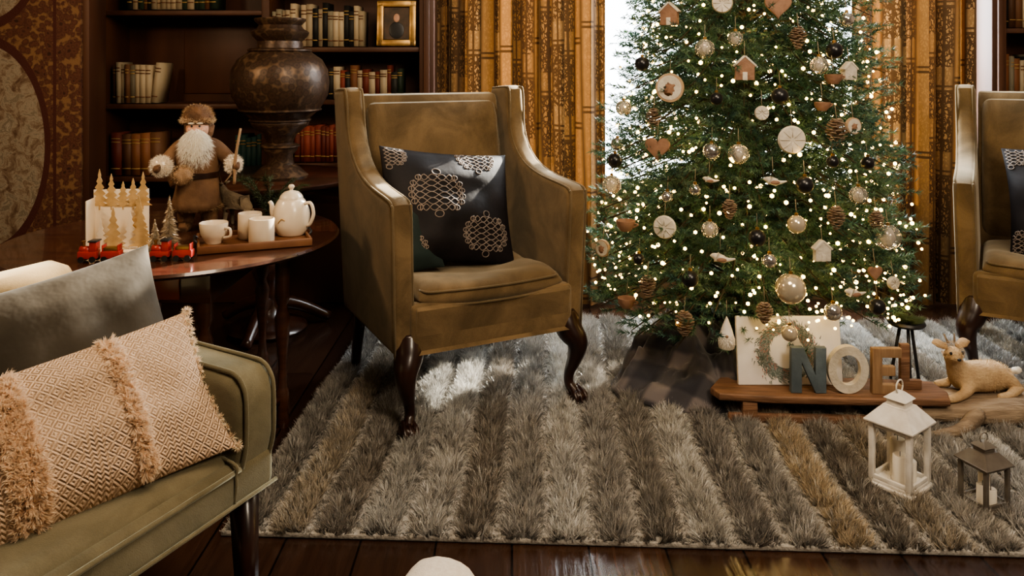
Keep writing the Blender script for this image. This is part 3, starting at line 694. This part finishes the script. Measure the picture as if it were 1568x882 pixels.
tube('handle',[(.05,0,.11),(.076,0,.112),(.086,0,.075),(.072,0,.04),(.056,0,.035)],[.006]*5,cream,TP,seg=10)
tube('deer_decoration',[(-.015,-.0625,.05),(0,-.0645,.065),(.012,-.0635,.06)],.0025,cutgold,TP,seg=6)
n=1600; a=rng.uniform(0,2*np.pi,n); tt=rng.random(n)
br_=rng.integers(0,9,n); ba=br_*.75-1.2; O=np.stack([.13*tt*np.cos(ba),.10*tt*np.sin(ba),.02+.15*np.sin(tt*1.6)*(.6+.05*br_)],1)
blades('pine_sprig',O,np.stack([np.cos(ba)+rng.normal(0,.7,n),np.sin(ba)+rng.normal(0,.7,n),.4+rng.normal(0,.5,n)],1),.03,.0022,M('sprig_green',(.07,.09,.035),(.035,.05,.018),rough=.7,scale=20),None,loc=(-.90,2.97,TZ))
# ------------------------------------------------------------------ tree
TX,TYY=.915,3.14
T=E('christmas_tree',(TX,TYY,0))
def tr(z):
    if z<.22: return .45
    k=[(.22,.52),(.40,.61),(.9,.535),(1.45,.43),(2.0,.27),(2.6,.03)]
    for (a,b),(c,d) in zip(k,k[1:]):
        if z<=c: return b+(d-b)*(z-a)/(c-a)
    return .02
tube('trunk',[(0,0,.02),(0,0,1.3),(0,0,2.55)],[.035,.028,.008],M('trunk_bark',(.09,.05,.03),(.04,.025,.015),rough=.9,scale=20,bump=.5),T,seg=12)
Os=[];Ds=[];Ls=[]; stem=[]
nb=860
for i in range(nb):
    t=i/nb; z=.27+2.25*(1-(1-t)**.70) ; a=i*2.39996+random.uniform(-.2,.2); Lb=tr(z)*random.uniform(.80,1.06)
    rise=random.uniform(.02,.16)
    dirv=Vector((math.cos(a),math.sin(a),0)); sd=Vector((-math.sin(a),math.cos(a),0))
    if z<.50 and dirv.y<-.35 and -.45<dirv.x<.75: Lb*=.68+max(0,z-.36)*1.6
    def bp(s): return dirv*(Lb*s)+Vector((0,0,z+rise*math.sin(s*2.2)-.12*s*s))
    stem.append([bp(0),bp(.5),bp(1)])
    ns=int(4+Lb*18)
    for j in range(ns):
        s=.22+.78*(j+random.random()*.6)/ns; p=bp(min(s,1)); sg=-1 if j%2 else 1
        d=dirv*random.uniform(.5,.9)+sd*sg*random.uniform(.4,1.0)+Vector((0,0,random.uniform(-.15,.45)))
        Os.append(p);Ds.append(d.normalized());Ls.append(random.uniform(.07,.13)*(1.15-.4*s))
    Os.append(bp(.9));Ds.append((dirv+Vector((0,0,.15))).normalized());Ls.append(.10)
Os=np.array([tuple(x) for x in Os]);Ds=np.array([tuple(x) for x in Ds]);Ls=np.array(Ls)
per=46; n=len(Os)
t=rng.random((n,per)); O=(Os[:,None,:]+Ds[:,None,:]*(Ls[:,None]*t)[:,:,None]).reshape(-1,3)
rv=rng.normal(size=(n*per,3)); Dr=np.repeat(Ds,per,0); pr=unit(rv-Dr*(rv*Dr).sum(1,keepdims=True)); D=Dr*.75+pr*.8
base=np.array([[.05,.115,.07],[.08,.155,.085],[.045,.105,.085],[.12,.19,.12]])[rng.integers(0,4,n)]
C=np.repeat(base,per,0)*rng.uniform(.6,1.4,(n*per,1))
blades('needles',O,D,.024*rng.uniform(.7,1.2,n*per),.0036,CM('fir_needles',.5,.4,trl=.2),T,C)
bm=bmesh.new()
for s in stem: tube('',s,[.006,.004,.002],None,seg=4,k=2,bm=bm)
frombm(bm,'branches',M('branch_bark',(.07,.06,.03),(.04,.03,.02),rough=.9,scale=20),T,True)
ico=bmesh.new(); bmesh.ops.create_icosphere(ico,subdivisions=1,radius=1); ico.verts.ensure_lookup_table()
iv=np.array([tuple(v.co) for v in ico.verts]); iff=np.array([[v.index for v in f.verts] for f in ico.faces]); ico.free()
nl=1600; z=.30+1.95*rng.random(nl)**1.35; a=rng.uniform(0,2*np.pi,nl); rr=np.array([tr(q) for q in z])*rng.uniform(.66,1.05,nl)
Pn=np.stack([rr*np.cos(a),rr*np.sin(a),z],1)
V=(Pn[:,None,:]+iv[None]*(.0054*rng.uniform(.65,1.45,nl))[:,None,None]).reshape(-1,3); F=(iff[None]+(np.arange(nl)*len(iv))[:,None,None]).reshape(-1,3)
rawmesh('fairy_lights',V,F,M('warm_bulb',(1,.8,.4),(1,.8,.4),emit=((1,.62,.17),15)),T)
# ornaments
barkm=M('wood_slice',(.50,.36,.23),(.38,.25,.15),rough=.7,scale=25); facew=M('ornament_white',(.68,.63,.54),(.50,.45,.37),rough=.6,scale=30,bump=.3)
tan=M('tan_gingerbread',(.33,.19,.12),(.20,.11,.07),rough=.7,scale=25,bump=.3); conem=M('pinecone_scales',(.18,.10,.06),(.38,.30,.22),rough=.8,scale=90)
hangm=M('twine',(.4,.33,.24),rough=.9); blk=M('black_bauble',(.012,.012,.014),(.008,.008,.01),rough=.3,scale=10)
goldb=M('pale_gold_bauble',(.75,.68,.55),(.60,.48,.30),rough=.15,scale=6,metal=.6); silb=M('silver_bauble',(.72,.72,.70),(.5,.5,.5),rough=.12,scale=8,metal=.9)
def place(x,z):
    r=tr(z); xx=max(-r*.97,min(r*.97,x)); return (xx,-math.sqrt(max(r*r-xx*xx,.0009))*1.02,z)
def orn(kind,x,z,s):
    P=place(x,z); an=math.atan2(P[0],-P[1])
    p=E(kind+'_ornament',P,an*.6); p.parent=T
    top=s
    if kind=='wood_slice':
        lathe('disc',[(0,-.006),(s,-.006),(s*1.02,0),(s,.006),(0,.006)],barkm,p,rot=(R(90),0,0),seg=26)
        lathe('face',[(0,0),(s*.86,0),(s*.86,.0025),(0,.0025)],facew,p,(0,-.0055,0),(R(90),0,0),seg=26); blob('motif',(s*.35,.003,s*.42),tan,p,(0,-.008,-.1*s),amp=.8,freq=16)
    elif kind=='white_disc':
        lathe('disc',[(0,-.008),(s*.9,-.008),(s,0),(s*.9,.008),(0,.008)],facew,p,rot=(R(90),0,0),seg=26)
        for k in range(8): tube('groove',[(s*.2*math.cos(k*.785),-.009,s*.2*math.sin(k*.785)),(s*.85*math.cos(k*.785),-.009,s*.85*math.sin(k*.785))],.0015,facew,p,seg=5)
    elif kind=='black_bauble': blob('ball',(s,s,s),blk,p)
    elif kind=='glass_bauble':
        blob('ball',(s,s,s),glassm,p); blob('inside',(s*.35,s*.35,s*.5),facew,p,amp=.4)
    elif kind=='gold_bauble': blob('ball',(s,s,s),goldb,p)
    elif kind=='silver_bauble': blob('ball',(s,s,s),silb,p)
    elif kind=='pinecone':
        bm=bmesh.new()
        for k in range(60):
            t=k/60; a=k*2.4; r0=s*.75*math.sin(math.pi*(.12+.82*t)); zz=s*1.2*(1-2*t)
            c=Vector((r0*.35*math.cos(a),r0*.35*math.sin(a),zz)); d=Vector((math.cos(a),math.sin(a),.35)); sd=Vector((-math.sin(a),math.cos(a),0))
            w=s*.28
            v=[bm.verts.new(q) for q in (c-sd*w*.4,c+sd*w*.4,c+d*r0*.8+sd*w,c+d*r0*1.0,c+d*r0*.8-sd*w)]; bm.faces.new(v)
        o=frombm(bm,'scales',conem,p); o.modifiers.new('s','SOLIDIFY').thickness=.002
        top=s*1.2
    elif kind=='heart':
        poly=[(s*1.0*math.sin(t)**3,s*(.8125*math.cos(t)-.3125*math.cos(2*t)-.125*math.cos(3*t)-.06*math.cos(4*t))) for t in [i*math.pi/16 for i in range(32)]]
        prism('heart_shape',poly,-.006,.006,'y',tan,p,bevel=.002)
    elif kind=='house':
        prism('house_shape',[(-s*.7,-s*.8),(s*.7,-s*.8),(s*.7,s*.2),(s*.85,s*.2),(0,s),(-s*.85,s*.2),(-s*.7,s*.2)],-.012,.012,'y',tan if random.random()<.6 else facew,p,bevel=.002)
        box('door',(s*.35,.003,s*.6),(0,-.013,-s*.5),facew,p,.001); box('roof',(s*1.1,.028,.006),(s*.42,0,s*.62),facew,p,.001,rot=(0,R(43),0)); box('roof',(s*1.1,.028,.006),(-s*.42,0,s*.62),facew,p,.001,rot=(0,R(-43),0))
    elif kind=='bird':
        skin('bird_body',[(0,0,0),(-s*.7,0,s*.35),(-s*1.05,0,s*.3),(s*.8,0,-.05*s),(s*1.5,0,.1*s)],[(0,1),(1,2),(0,3),(3,4)],[s*.45,s*.32,s*.06,s*.22,s*.08],facew,p)
        blob('wing',(s*.5,s*.1,s*.22),tan,p,(s*.15,-s*.42,0))
    elif kind=='teacup':
        lathe('cup_body',[(s*.5,-s*.6),(s*.9,-s*.1),(s,s*.5),(s*.92,s*.5),(s*.5,-s*.5)],tan,p,seg=20); tube('handle',[(s*.9,0,s*.3),(s*1.4,0,s*.2),(s*.8,0,-s*.2)],.003,tan,p,seg=6)
    elif kind=='gnome':
        lathe('body',[(s*.3,-s),(s*.55,-s*.95),(s*.6,-s*.3),(s*.4,.1*s),(.001,s*.2)],facew,p,seg=20,k=2); lathe('hat',[(s*.5,s*.0),(s*.35,s*.5),(s*.12,s*1.1),(.001,s*1.3)],white,p,seg=20)
        blob('nose',(s*.12,s*.12,s*.1),tan,p,(0,-s*.5,0)); fuzz('beard',(0,-s*.35,-s*.3),(s*.4,s*.25,s*.35),500,.015,.0015,hairC,p,(.85,.8,.72),droop=1); top=s*1.3
    tube('hanger',[(0,0,top),(0,.01,top+.05)],.001,hangm,p,seg=4)
    if 'bauble' in kind: lathe('cap',[(.006,s*.97),(.006,s+.006),(.001,s+.008)],gold,p,seg=10)
def X(px): return -.105+.00224*(px-1145)
def Z(py): return 1.42-.002244*py
for k,px,py,s in [('house',1035,20,.045),('wood_slice',1030,135,.05),('glass_bauble',1078,75,.034),('house',1130,106,.045),('black_bauble',997,98,.027),('black_bauble',1268,78,.028),('black_bauble',1177,145,.028),
 ('white_disc',1190,208,.046),('pinecone',1260,200,.038),('glass_bauble',1115,230,.034),('heart',1010,228,.045),('black_bauble',1205,272,.028),('bird',1160,268,.030),('black_bauble',935,260,.028),('teacup',965,355,.035),
 ('white_disc',1015,345,.040),('glass_bauble',1073,340,.028),('black_bauble',1135,347,.028),('gold_bauble',1190,327,.03),('house',1225,365,.036),('glass_bauble',1342,355,.042),('gold_bauble',1177,415,.048),('black_bauble',1045,413,.028),
 ('black_bauble',1310,447,.026),('pinecone',990,437,.03),('bird',1085,380,.032),('pinecone',1040,485,.034),('gnome',1095,490,.045),('gold_bauble',1178,480,.026),('silver_bauble',1236,447,.028),('pinecone',1140,450,.028),('pinecone',1250,320,.03),
 ('silver_bauble',1080,228,.03),('heart',1183,10,.045),('glass_bauble',957,172,.03),('teacup',965,475,.032),('black_bauble',1312,245,.022),('white_disc',1105,5,.035),('house',1292,110,.034),('glass_bauble',1240,100,.03),('silver_bauble',1150,378,.024),
 ('wood_slice',915,405,.032),('teacup',1262,120,.03),('pinecone',1007,185,.03),('silver_bauble',1297,30,.026),('bird',1270,425,.030),('glass_bauble',945,300,.036),('heart',1310,400,.026),('silver_bauble',1056,285,.02),('bird',1075,270,.022),
 ('pinecone',1100,310,.026),('teacup',1240,160,.026),('black_bauble',1090,150,.022),('silver_bauble',960,232,.024),('pinecone',1210,60,.03),('glass_bauble',1290,290,.03),('silver_bauble',1020,300,.02),('pinecone',1320,330,.026),
 ('white_disc',1150,170,.024),('black_bauble',1250,240,.02),('wood_slice',1290,190,.028),('glass_bauble',1120,60,.026),('white_disc',1345,420,.022),('black_bauble',980,400,.02)]:
    orn(k,X(px),Z(py),s)
def skirt():
    m,nt,b=nodes('plaid_blanket'); c=coord(nt,'UV')
    mp=N(nt,'ShaderNodeMapping'); mp.inputs['Rotation'].default_value=(0,0,.6); L(nt,c,mp.inputs[0]); sp=N(nt,'ShaderNodeSeparateXYZ'); L(nt,mp.outputs[0],sp.inputs[0])
    def bandf(o,k):
        t=math_(nt,'PINGPONG',math_(nt,'MULTIPLY',o,k),1.0)
        mr=N(nt,'ShaderNodeMapRange'); mr.interpolation_type='SMOOTHSTEP'; L(nt,t,mr.inputs[0]); mr.inputs[1].default_value=.40; mr.inputs[2].default_value=.66; return mr.outputs[0]
    a=bandf(sp.outputs[0],8.5); bb=bandf(sp.outputs[1],8.5)
    f=math_(nt,'MULTIPLY',math_(nt,'ADD',a,bb),.5)
    L(nt,ramp(nt,f,[(0,(.018,.018,.026)),(.5,(.045,.042,.050)),(1,(.15,.13,.13))]),b.inputs['Base Color']); b.inputs['Roughness'].default_value=.8; b.inputs['Sheen Weight'].default_value=.2
    bm=bmesh.new(); ul=bm.loops.layers.uv.new('UVMap'); uv={}; G=[]
    nr,na=42,230
    for i in range(nr+1):
        s=i/nr; row=[]
        for j in range(na):
            a=2*math.pi*j/na; ca,sa=math.cos(a),math.sin(a)
            R0=.35+.10*noise.noise(Vector((ca*1.2,sa*1.2,1)))+(.10 if ca<0 and sa<0 else 0)*abs(ca*sa)*2
            r=.05+(R0-.05)*s
            f=math.sin(a*11+6*noise.noise(Vector((ca*2,sa*2,s*2))))*.038*math.sin(math.pi*min(1,s*.85+.1))
            cr=.040*noise.noise(Vector((ca*s*8,sa*s*8,4)))+.026*noise.noise(Vector((ca*s*18,sa*s*18,9)))
            zz=.20*(1-s**2.2)+f*.9+cr*(1-s**4)
            v=bm.verts.new((r*ca+f*.7*ca,r*sa+f*.7*sa,max(zz,.0)+.022)); uv[v]=(r*ca*1.5,r*sa*1.5+zz); row.append(v)
        G.append(row)
    for A,Bq in zip(G,G[1:]):
        for j in range(na):
            f=bm.faces.new((A[j],A[(j+1)%na],Bq[(j+1)%na],Bq[j]))
            for l in f.loops: l[ul].uv=uv[l.vert]
    o=frombm(bm,'tree_skirt_blanket',m,None,True,(.79,3.08,0)); o.modifiers.new('s','SOLIDIFY').thickness=.006
skirt()
# ------------------------------------------------------------------ plank display
PL=E('wooden_sled_bench',(1.05,2.70,0),R(-3))
edge=[(-.38,-.02),(-.36,-.07),(-.2,-.085),(0,-.09),(.2,-.085),(.38,-.08),(.40,-.02),(.39,.07),(.2,.09),(-.1,.085),(-.33,.07)]
prism('plank',edge,.085,.110,'z',rustwood,PL,bevel=.006)
for x in(-.26,.27): box('cross_leg',(.05,.15,.075),(x,0,.052),rustwood,PL,.006)
for y in(-.06,.06): box('runner',(.66,.022,.03),(0,y,.028),rustwood,PL,.006)
PZ=.111
CV=E('wreath_canvas_print',(.945,2.72,PZ),rot=(R(-8),0,0))
box('canvas',(.355,.018,.225),(0,0,.112),M('canvas_white',(.84,.81,.78),(.80,.77,.73),rough=.8,scale=30),CV,.003)
n=5200; a=rng.uniform(0,2*np.pi,n); rr=.070+np.abs(rng.normal(0,.017,n))-.01
O=np.stack([rr*np.cos(a)-.01,-.0094-rng.uniform(0,.0006,n),.112+rr*np.sin(a)],1); g=rng.random(n)
C=np.where((g<.5)[:,None],np.array([[.14,.18,.16]]),np.where((g<.85)[:,None],np.array([[.30,.33,.32]]),np.array([[.40,.22,.20]])))
aa=a+1.2+rng.normal(0,.5,n); dx,dz=np.cos(aa),np.sin(aa); ln=.014*rng.uniform(.7,1.2,n); V=np.empty((n,3,3))
V[:,0]=O-np.stack([-dz,0*dz,dx],1)*.002; V[:,1]=O+np.stack([-dz,0*dz,dx],1)*.002; V[:,2]=O+np.stack([dx,0*dx,dz],1)*ln[:,None]
rawmesh('printed_wreath',V.reshape(-1,3),np.arange(n*3).reshape(-1,3),hairC,CV,np.repeat(C,3,0))
NO=E('noel_letters',(1.05,2.655,PZ),R(-2))
bluem=M('letter_slate_blue',(.13,.17,.20),(.08,.11,.13),rough=.6,scale=15,bump=.2)
sN=.15
prism('letter_n',[(-.125,0),(-.09,0),(-.09,.10),(-.045,0),(-.01,0),(-.01,sN),(-.045,sN),(-.045,.06),(-.085,sN),(-.125,sN)],-.012,.012,'y',bluem,NO,bevel=.002)
oo=[(.062+.066*math.cos(t),.078+.078*math.sin(t)) for t in [i*2*math.pi/40 for i in range(40)]]; ii=[(.062+.040*math.cos(t),.078+.050*math.sin(t)) for t in [i*2*math.pi/40 for i in range(40)]]
bm=bmesh.new(); q=[[bm.verts.new((x,y,z)) for x,z in ring] for ring in (oo,ii) for y in(-.012,.012)]
for i in range(40):
    j=(i+1)%40; bm.faces.new((q[0][i],q[0][j],q[1][j],q[1][i])); bm.faces.new((q[2][i],q[2][j],q[3][j],q[3][i])); bm.faces.new((q[0][i],q[0][j],q[2][j],q[2][i])); bm.faces.new((q[1][i],q[1][j],q[3][j],q[3][i]))
o=frombm(bm,'letter_o',facew,NO); autosm(o)
prism('letter_e',[(.14,0),(.235,0),(.235,.03),(.172,.03),(.172,.06),(.215,.06),(.215,.09),(.172,.09),(.172,.12),(.235,.12),(.235,.15),(.14,.15)],-.012,.012,'y',lightwood,NO,bevel=.002)
prism('letter_l',[(.25,0),(.32,0),(.32,.03),(.28,.03),(.28,.15),(.25,.15)],.03,.05,'y',rustwood,NO,bevel=.002)
SP=E('black_tripod_stool',(1.43,2.90,.02))
lathe('seat',[(0,.235),(.06,.235),(.065,.242),(.06,.25),(0,.25)],blackm,SP,seg=24)
for k in range(3):
    an=k*2.094+.3; tube('leg',[(.02*math.cos(an),.02*math.sin(an),.24),(.06*math.cos(an),.06*math.sin(an),.0)],.006,blackm,SP,seg=8)
n=900; a=rng.uniform(0,2*np.pi,n); blades('moss_on_top',np.stack([.05*rng.random(n)*np.cos(a),.05*rng.random(n)*np.sin(a),np.full(n,.25)],1),np.stack([np.cos(a),np.sin(a),.5+0*a],1),.03,.003,M('moss',(.10,.13,.06),(.05,.08,.03),rough=.9),SP)
drift=M('driftwood',(.34,.26,.18),(.17,.12,.08),rough=.85,scale=9,stretch=(1,6,6),bump=.6)
DW=E('driftwood_branch',(1.58,2.66,0),R(-4))
tube('log',[(-.26,-.05,.06),(-.12,-.03,.05),(.05,-.02,.055),(.2,.02,.05),(.34,.0,.07)],[.018,.035,.045,.04,.02],drift,DW,seg=12,flat=.8)
tube('fork',[(-.05,-.04,.05),(-.14,-.12,.035),(-.24,-.15,.03)],[.028,.02,.01],drift,DW,seg=10); tube('fork',[(.1,-.03,.05),(.2,-.10,.04),(.28,-.12,.05)],[.026,.018,.008],drift,DW,seg=10)
box('slab',(.42,.16,.03),(.06,.07,.070),drift,DW,.012,seg=3)
DR=E('plush_fawn',(1.585,2.73,.083),R(6),sc=.95); fm=M('fawn_fur',(.58,.42,.25),(.44,.30,.17),rough=.9,scale=25,bump=.6,bs=120)
V=[(.03,0,.055),(.10,0,.055),(-.04,0,.06),(-.085,-.01,.09),(-.105,-.02,.13),(-.115,-.035,.158),(-.13,-.075,.148),
 (.12,-.05,.025),(.07,-.075,.012),(.02,-.08,.010),(.12,.05,.025),(.16,.03,.01),(-.07,-.05,.02),(-.13,-.075,.012),(-.17,-.08,.010),(-.07,.04,.02),(-.13,.05,.012)]
skin('body',V,[(0,1),(0,2),(2,3),(3,4),(4,5),(5,6),(1,7),(7,8),(8,9),(1,10),(10,11),(2,12),(12,13),(13,14),(2,15),(15,16)],[.052,.052,.048,.034,.028,.036,.017,.024,.015,.013,.022,.012,.020,.015,.013,.018,.012],fm,DR)
for s in(-1,1):
    tube('ear',[(-.112+s*.018,-.025,.172),(-.112+s*.05,-.02,.186),(-.112+s*.072,-.02,.188)],[.010,.017,.003],fm,DR,seg=10,flat=.5)
    blob('eye',(.005,.005,.006),blackm,DR,(-.120+s*.022,-.064,.165),sub=2)
    tube('antler',[(-.11+s*.012,-.02,.185),(-.112+s*.02,-.01,.215)],[.004,.003],drift,DR,seg=6)
blob('nose',(.007,.006,.005),blackm,DR,(-.132,-.094,.152),sub=2)
fuzz('body_fur',(.03,0,.055),(.10,.05,.05),2600,.012,.002,hairC,DR,(.66,.49,.30)); fuzz('head_fur',(-.115,-.035,.160),(.034,.034,.033),900,.007,.0018,hairC,DR,(.68,.50,.31)); blob('tail',(.02,.012,.012),candle,DR,(.155,0,.07),amp=.3)
def lantern(name,loc,rz,s,h,m,paned=True):
    p=E(name,loc,rz); b=s/2; hb=h*.06; hw=h*.56
    box('base',(s*1.14,s*1.14,hb*.6),(0,0,hb*.3),m,p,.003); box('base_step',(s,s,hb*.5),(0,0,hb*.8),m,p,.002)
    for x in(-1,1):
        for y in(-1,1):
            box('post',(s*.13,s*.13,hw),(x*b*.9,y*b*.9,hb+hw/2),m,p,.002); blob('foot',(s*.06,s*.06,hb*.25),m,p,(x*b,y*b,hb*.05),sub=2)
    for z in (hb+hw*.04,hb+hw*.96):
        for k in(-1,1):
            box('rail',(s*.9,s*.07,s*.11),(0,k*b*.9,z),m,p,.001); box('rail',(s*.07,s*.9,s*.11),(k*b*.9,0,z),m,p,.001)
    z0=hb+hw
    box('eave',(s*1.2,s*1.2,h*.025),(0,0,z0+h*.012),m,p,.003)
    o=lathe('roof',[(s*.82,z0+h*.025),(s*.60,z0+h*.10),(s*.42,z0+h*.16),(s*.40,z0+h*.17)],m,p,seg=4,sm=False,rot=(0,0,R(45))); o.data.polygons.foreach_set('use_smooth',[False]*len(o.data.polygons))
    box('vent',(s*.44,s*.44,h*.07),(0,0,z0+h*.20),m,p,.003)
    o=lathe('cap',[(s*.38,z0+h*.235),(s*.12,z0+h*.30),(s*.05,z0+h*.31)],m,p,seg=4,rot=(0,0,R(45))); o.data.polygons.foreach_set('use_smooth',[False]*len(o.data.polygons))
    tube('ring',[(s*.16*math.cos(t),0,z0+h*.345+s*.16*math.sin(t)) for t in [i*math.pi/6 for i in range(13)]],s*.02,m,p,seg=6,k=2)
    for k,(cx,cy,ch) in enumerate(((-.18,-.1,.32),(.15,.12,.42),(.05,-.2,.24))):
        lathe('candle',[(0,hb),(s*.17,hb),(s*.17,hb+hw*ch*1.5),(s*.15,hb+hw*ch*1.5+.002),(s*.02,hb+hw*ch*1.5-.003),(0,hb+hw*ch*1.5-.003)],candle,p,(cx*s,cy*s,0),seg=20); tube('wick',[(cx*s,cy*s,hb+hw*ch*1.5-.003),(cx*s,cy*s,hb+hw*ch*1.5+.01)],.001,blackm,p,seg=5)
lantern('white_lantern',(1.085,2.24,.022),R(38),.116,.285,white)
lantern('grey_lantern',(1.262,2.14,.022),R(20),.085,.185,M('grey_zinc',(.20,.18,.15),(.12,.10,.085),rough=.5,scale=20,metal=.4))
SL=E('felt_slipper',(-.175,1.70,0),R(-22),sc=1.17)
sm=M('cream_felt',(.85,.78,.68),(.74,.66,.56),rough=.95,scale=120,bump=.4)
skin('upper',[(0,-.02,.050),(0,.05,.050),(0,.10,.046),(0,-.09,.05),(0,-.15,.05)],[(0,1),(1,2),(0,3),(3,4)],[(.072,.05),(.078,.048),(.060,.036),(.062,.05),(.055,.05)],sm,SL)
prism('sole',[(.068*math.cos(t)*(1.05 if math.sin(t)>0 else .9),-.02+.165*math.sin(t)) for t in [i*2*math.pi/28 for i in range(28)]],.0,.012,'z',rustwood,SL,bevel=.003)
# ------------------------------------------------------------------ lighting
w=bpy.data.worlds.new('World'); S.world=w; w.use_nodes=True
bg=w.node_tree.nodes['Background']; bg.inputs[0].default_value=(.90,.96,1,1); bg.inputs[1].default_value=8
def area(name,loc,target,size,en,col,sy=None):
    l=bpy.data.lights.new(name,'AREA'); l.energy=en; l.color=col; l.size=size
    if sy: l.shape='RECTANGLE'; l.size_y=sy
    o=bpy.data.objects.new(name,l); COL.objects.link(o); o.location=loc
    o.rotation_euler=(Vector(target)-Vector(loc)).to_track_quat('-Z','Y').to_euler(); return o
area('window_daylight',(1.08,4.5,1.8),(0.6,2.6,.2),2.5,330,(.88,.95,1),1.7)
area('ceiling_fill',(0.2,1.2,2.7),(0,2.2,0),.8,31,(1,.80,.58))  # warm interior fill added overhead, not an actual fixture
area('right_fill',(1.3,.2,2.3),(.6,2.6,.3),.7,36,(1,.84,.64))  # unseen warm fill added high on the right; the scene has no chandelier
area('left_fill',(-2.0,2.0,1.9),(-1.0,2.7,.6),.25,11,(1,.72,.44))  # added warm fill to brighten the side table things, no lamp stands here
for i,(x,y,z) in enumerate(((0,-.25,.5),(-.2,-.1,.9),(.2,-.15,.85),(0,-.1,1.3))):
    l=bpy.data.lights.new('tree_glow','POINT'); l.energy=3.0; l.color=(1,.70,.30); l.shadow_soft_size=.08
    o=bpy.data.objects.new('tree_glow',l); COL.objects.link(o); o.location=(x,y,z); o.parent=T
sl=bpy.data.lights.new('sun','SUN'); sl.energy=28; sl.color=(1,.93,.80); sl.angle=R(.8)
so=bpy.data.objects.new('sun',sl); COL.objects.link(so); so.rotation_euler=Vector((-.93,-1.07,-.58)).to_track_quat('-Z','Y').to_euler()
S.view_settings.look='AgX - Medium High Contrast'
S.view_settings.exposure=.3
# ------------------------------------------------------------------ camera
cd=bpy.data.cameras.new('camera'); co=bpy.data.objects.new('camera',cd); COL.objects.link(co)
co.location=(0,0,1.2); co.rotation_euler=(R(90),0,0); cd.sensor_width=36; cd.lens=36*1250/1600; cd.shift_y=-350/1600
cd.clip_start=.05
S.camera=co
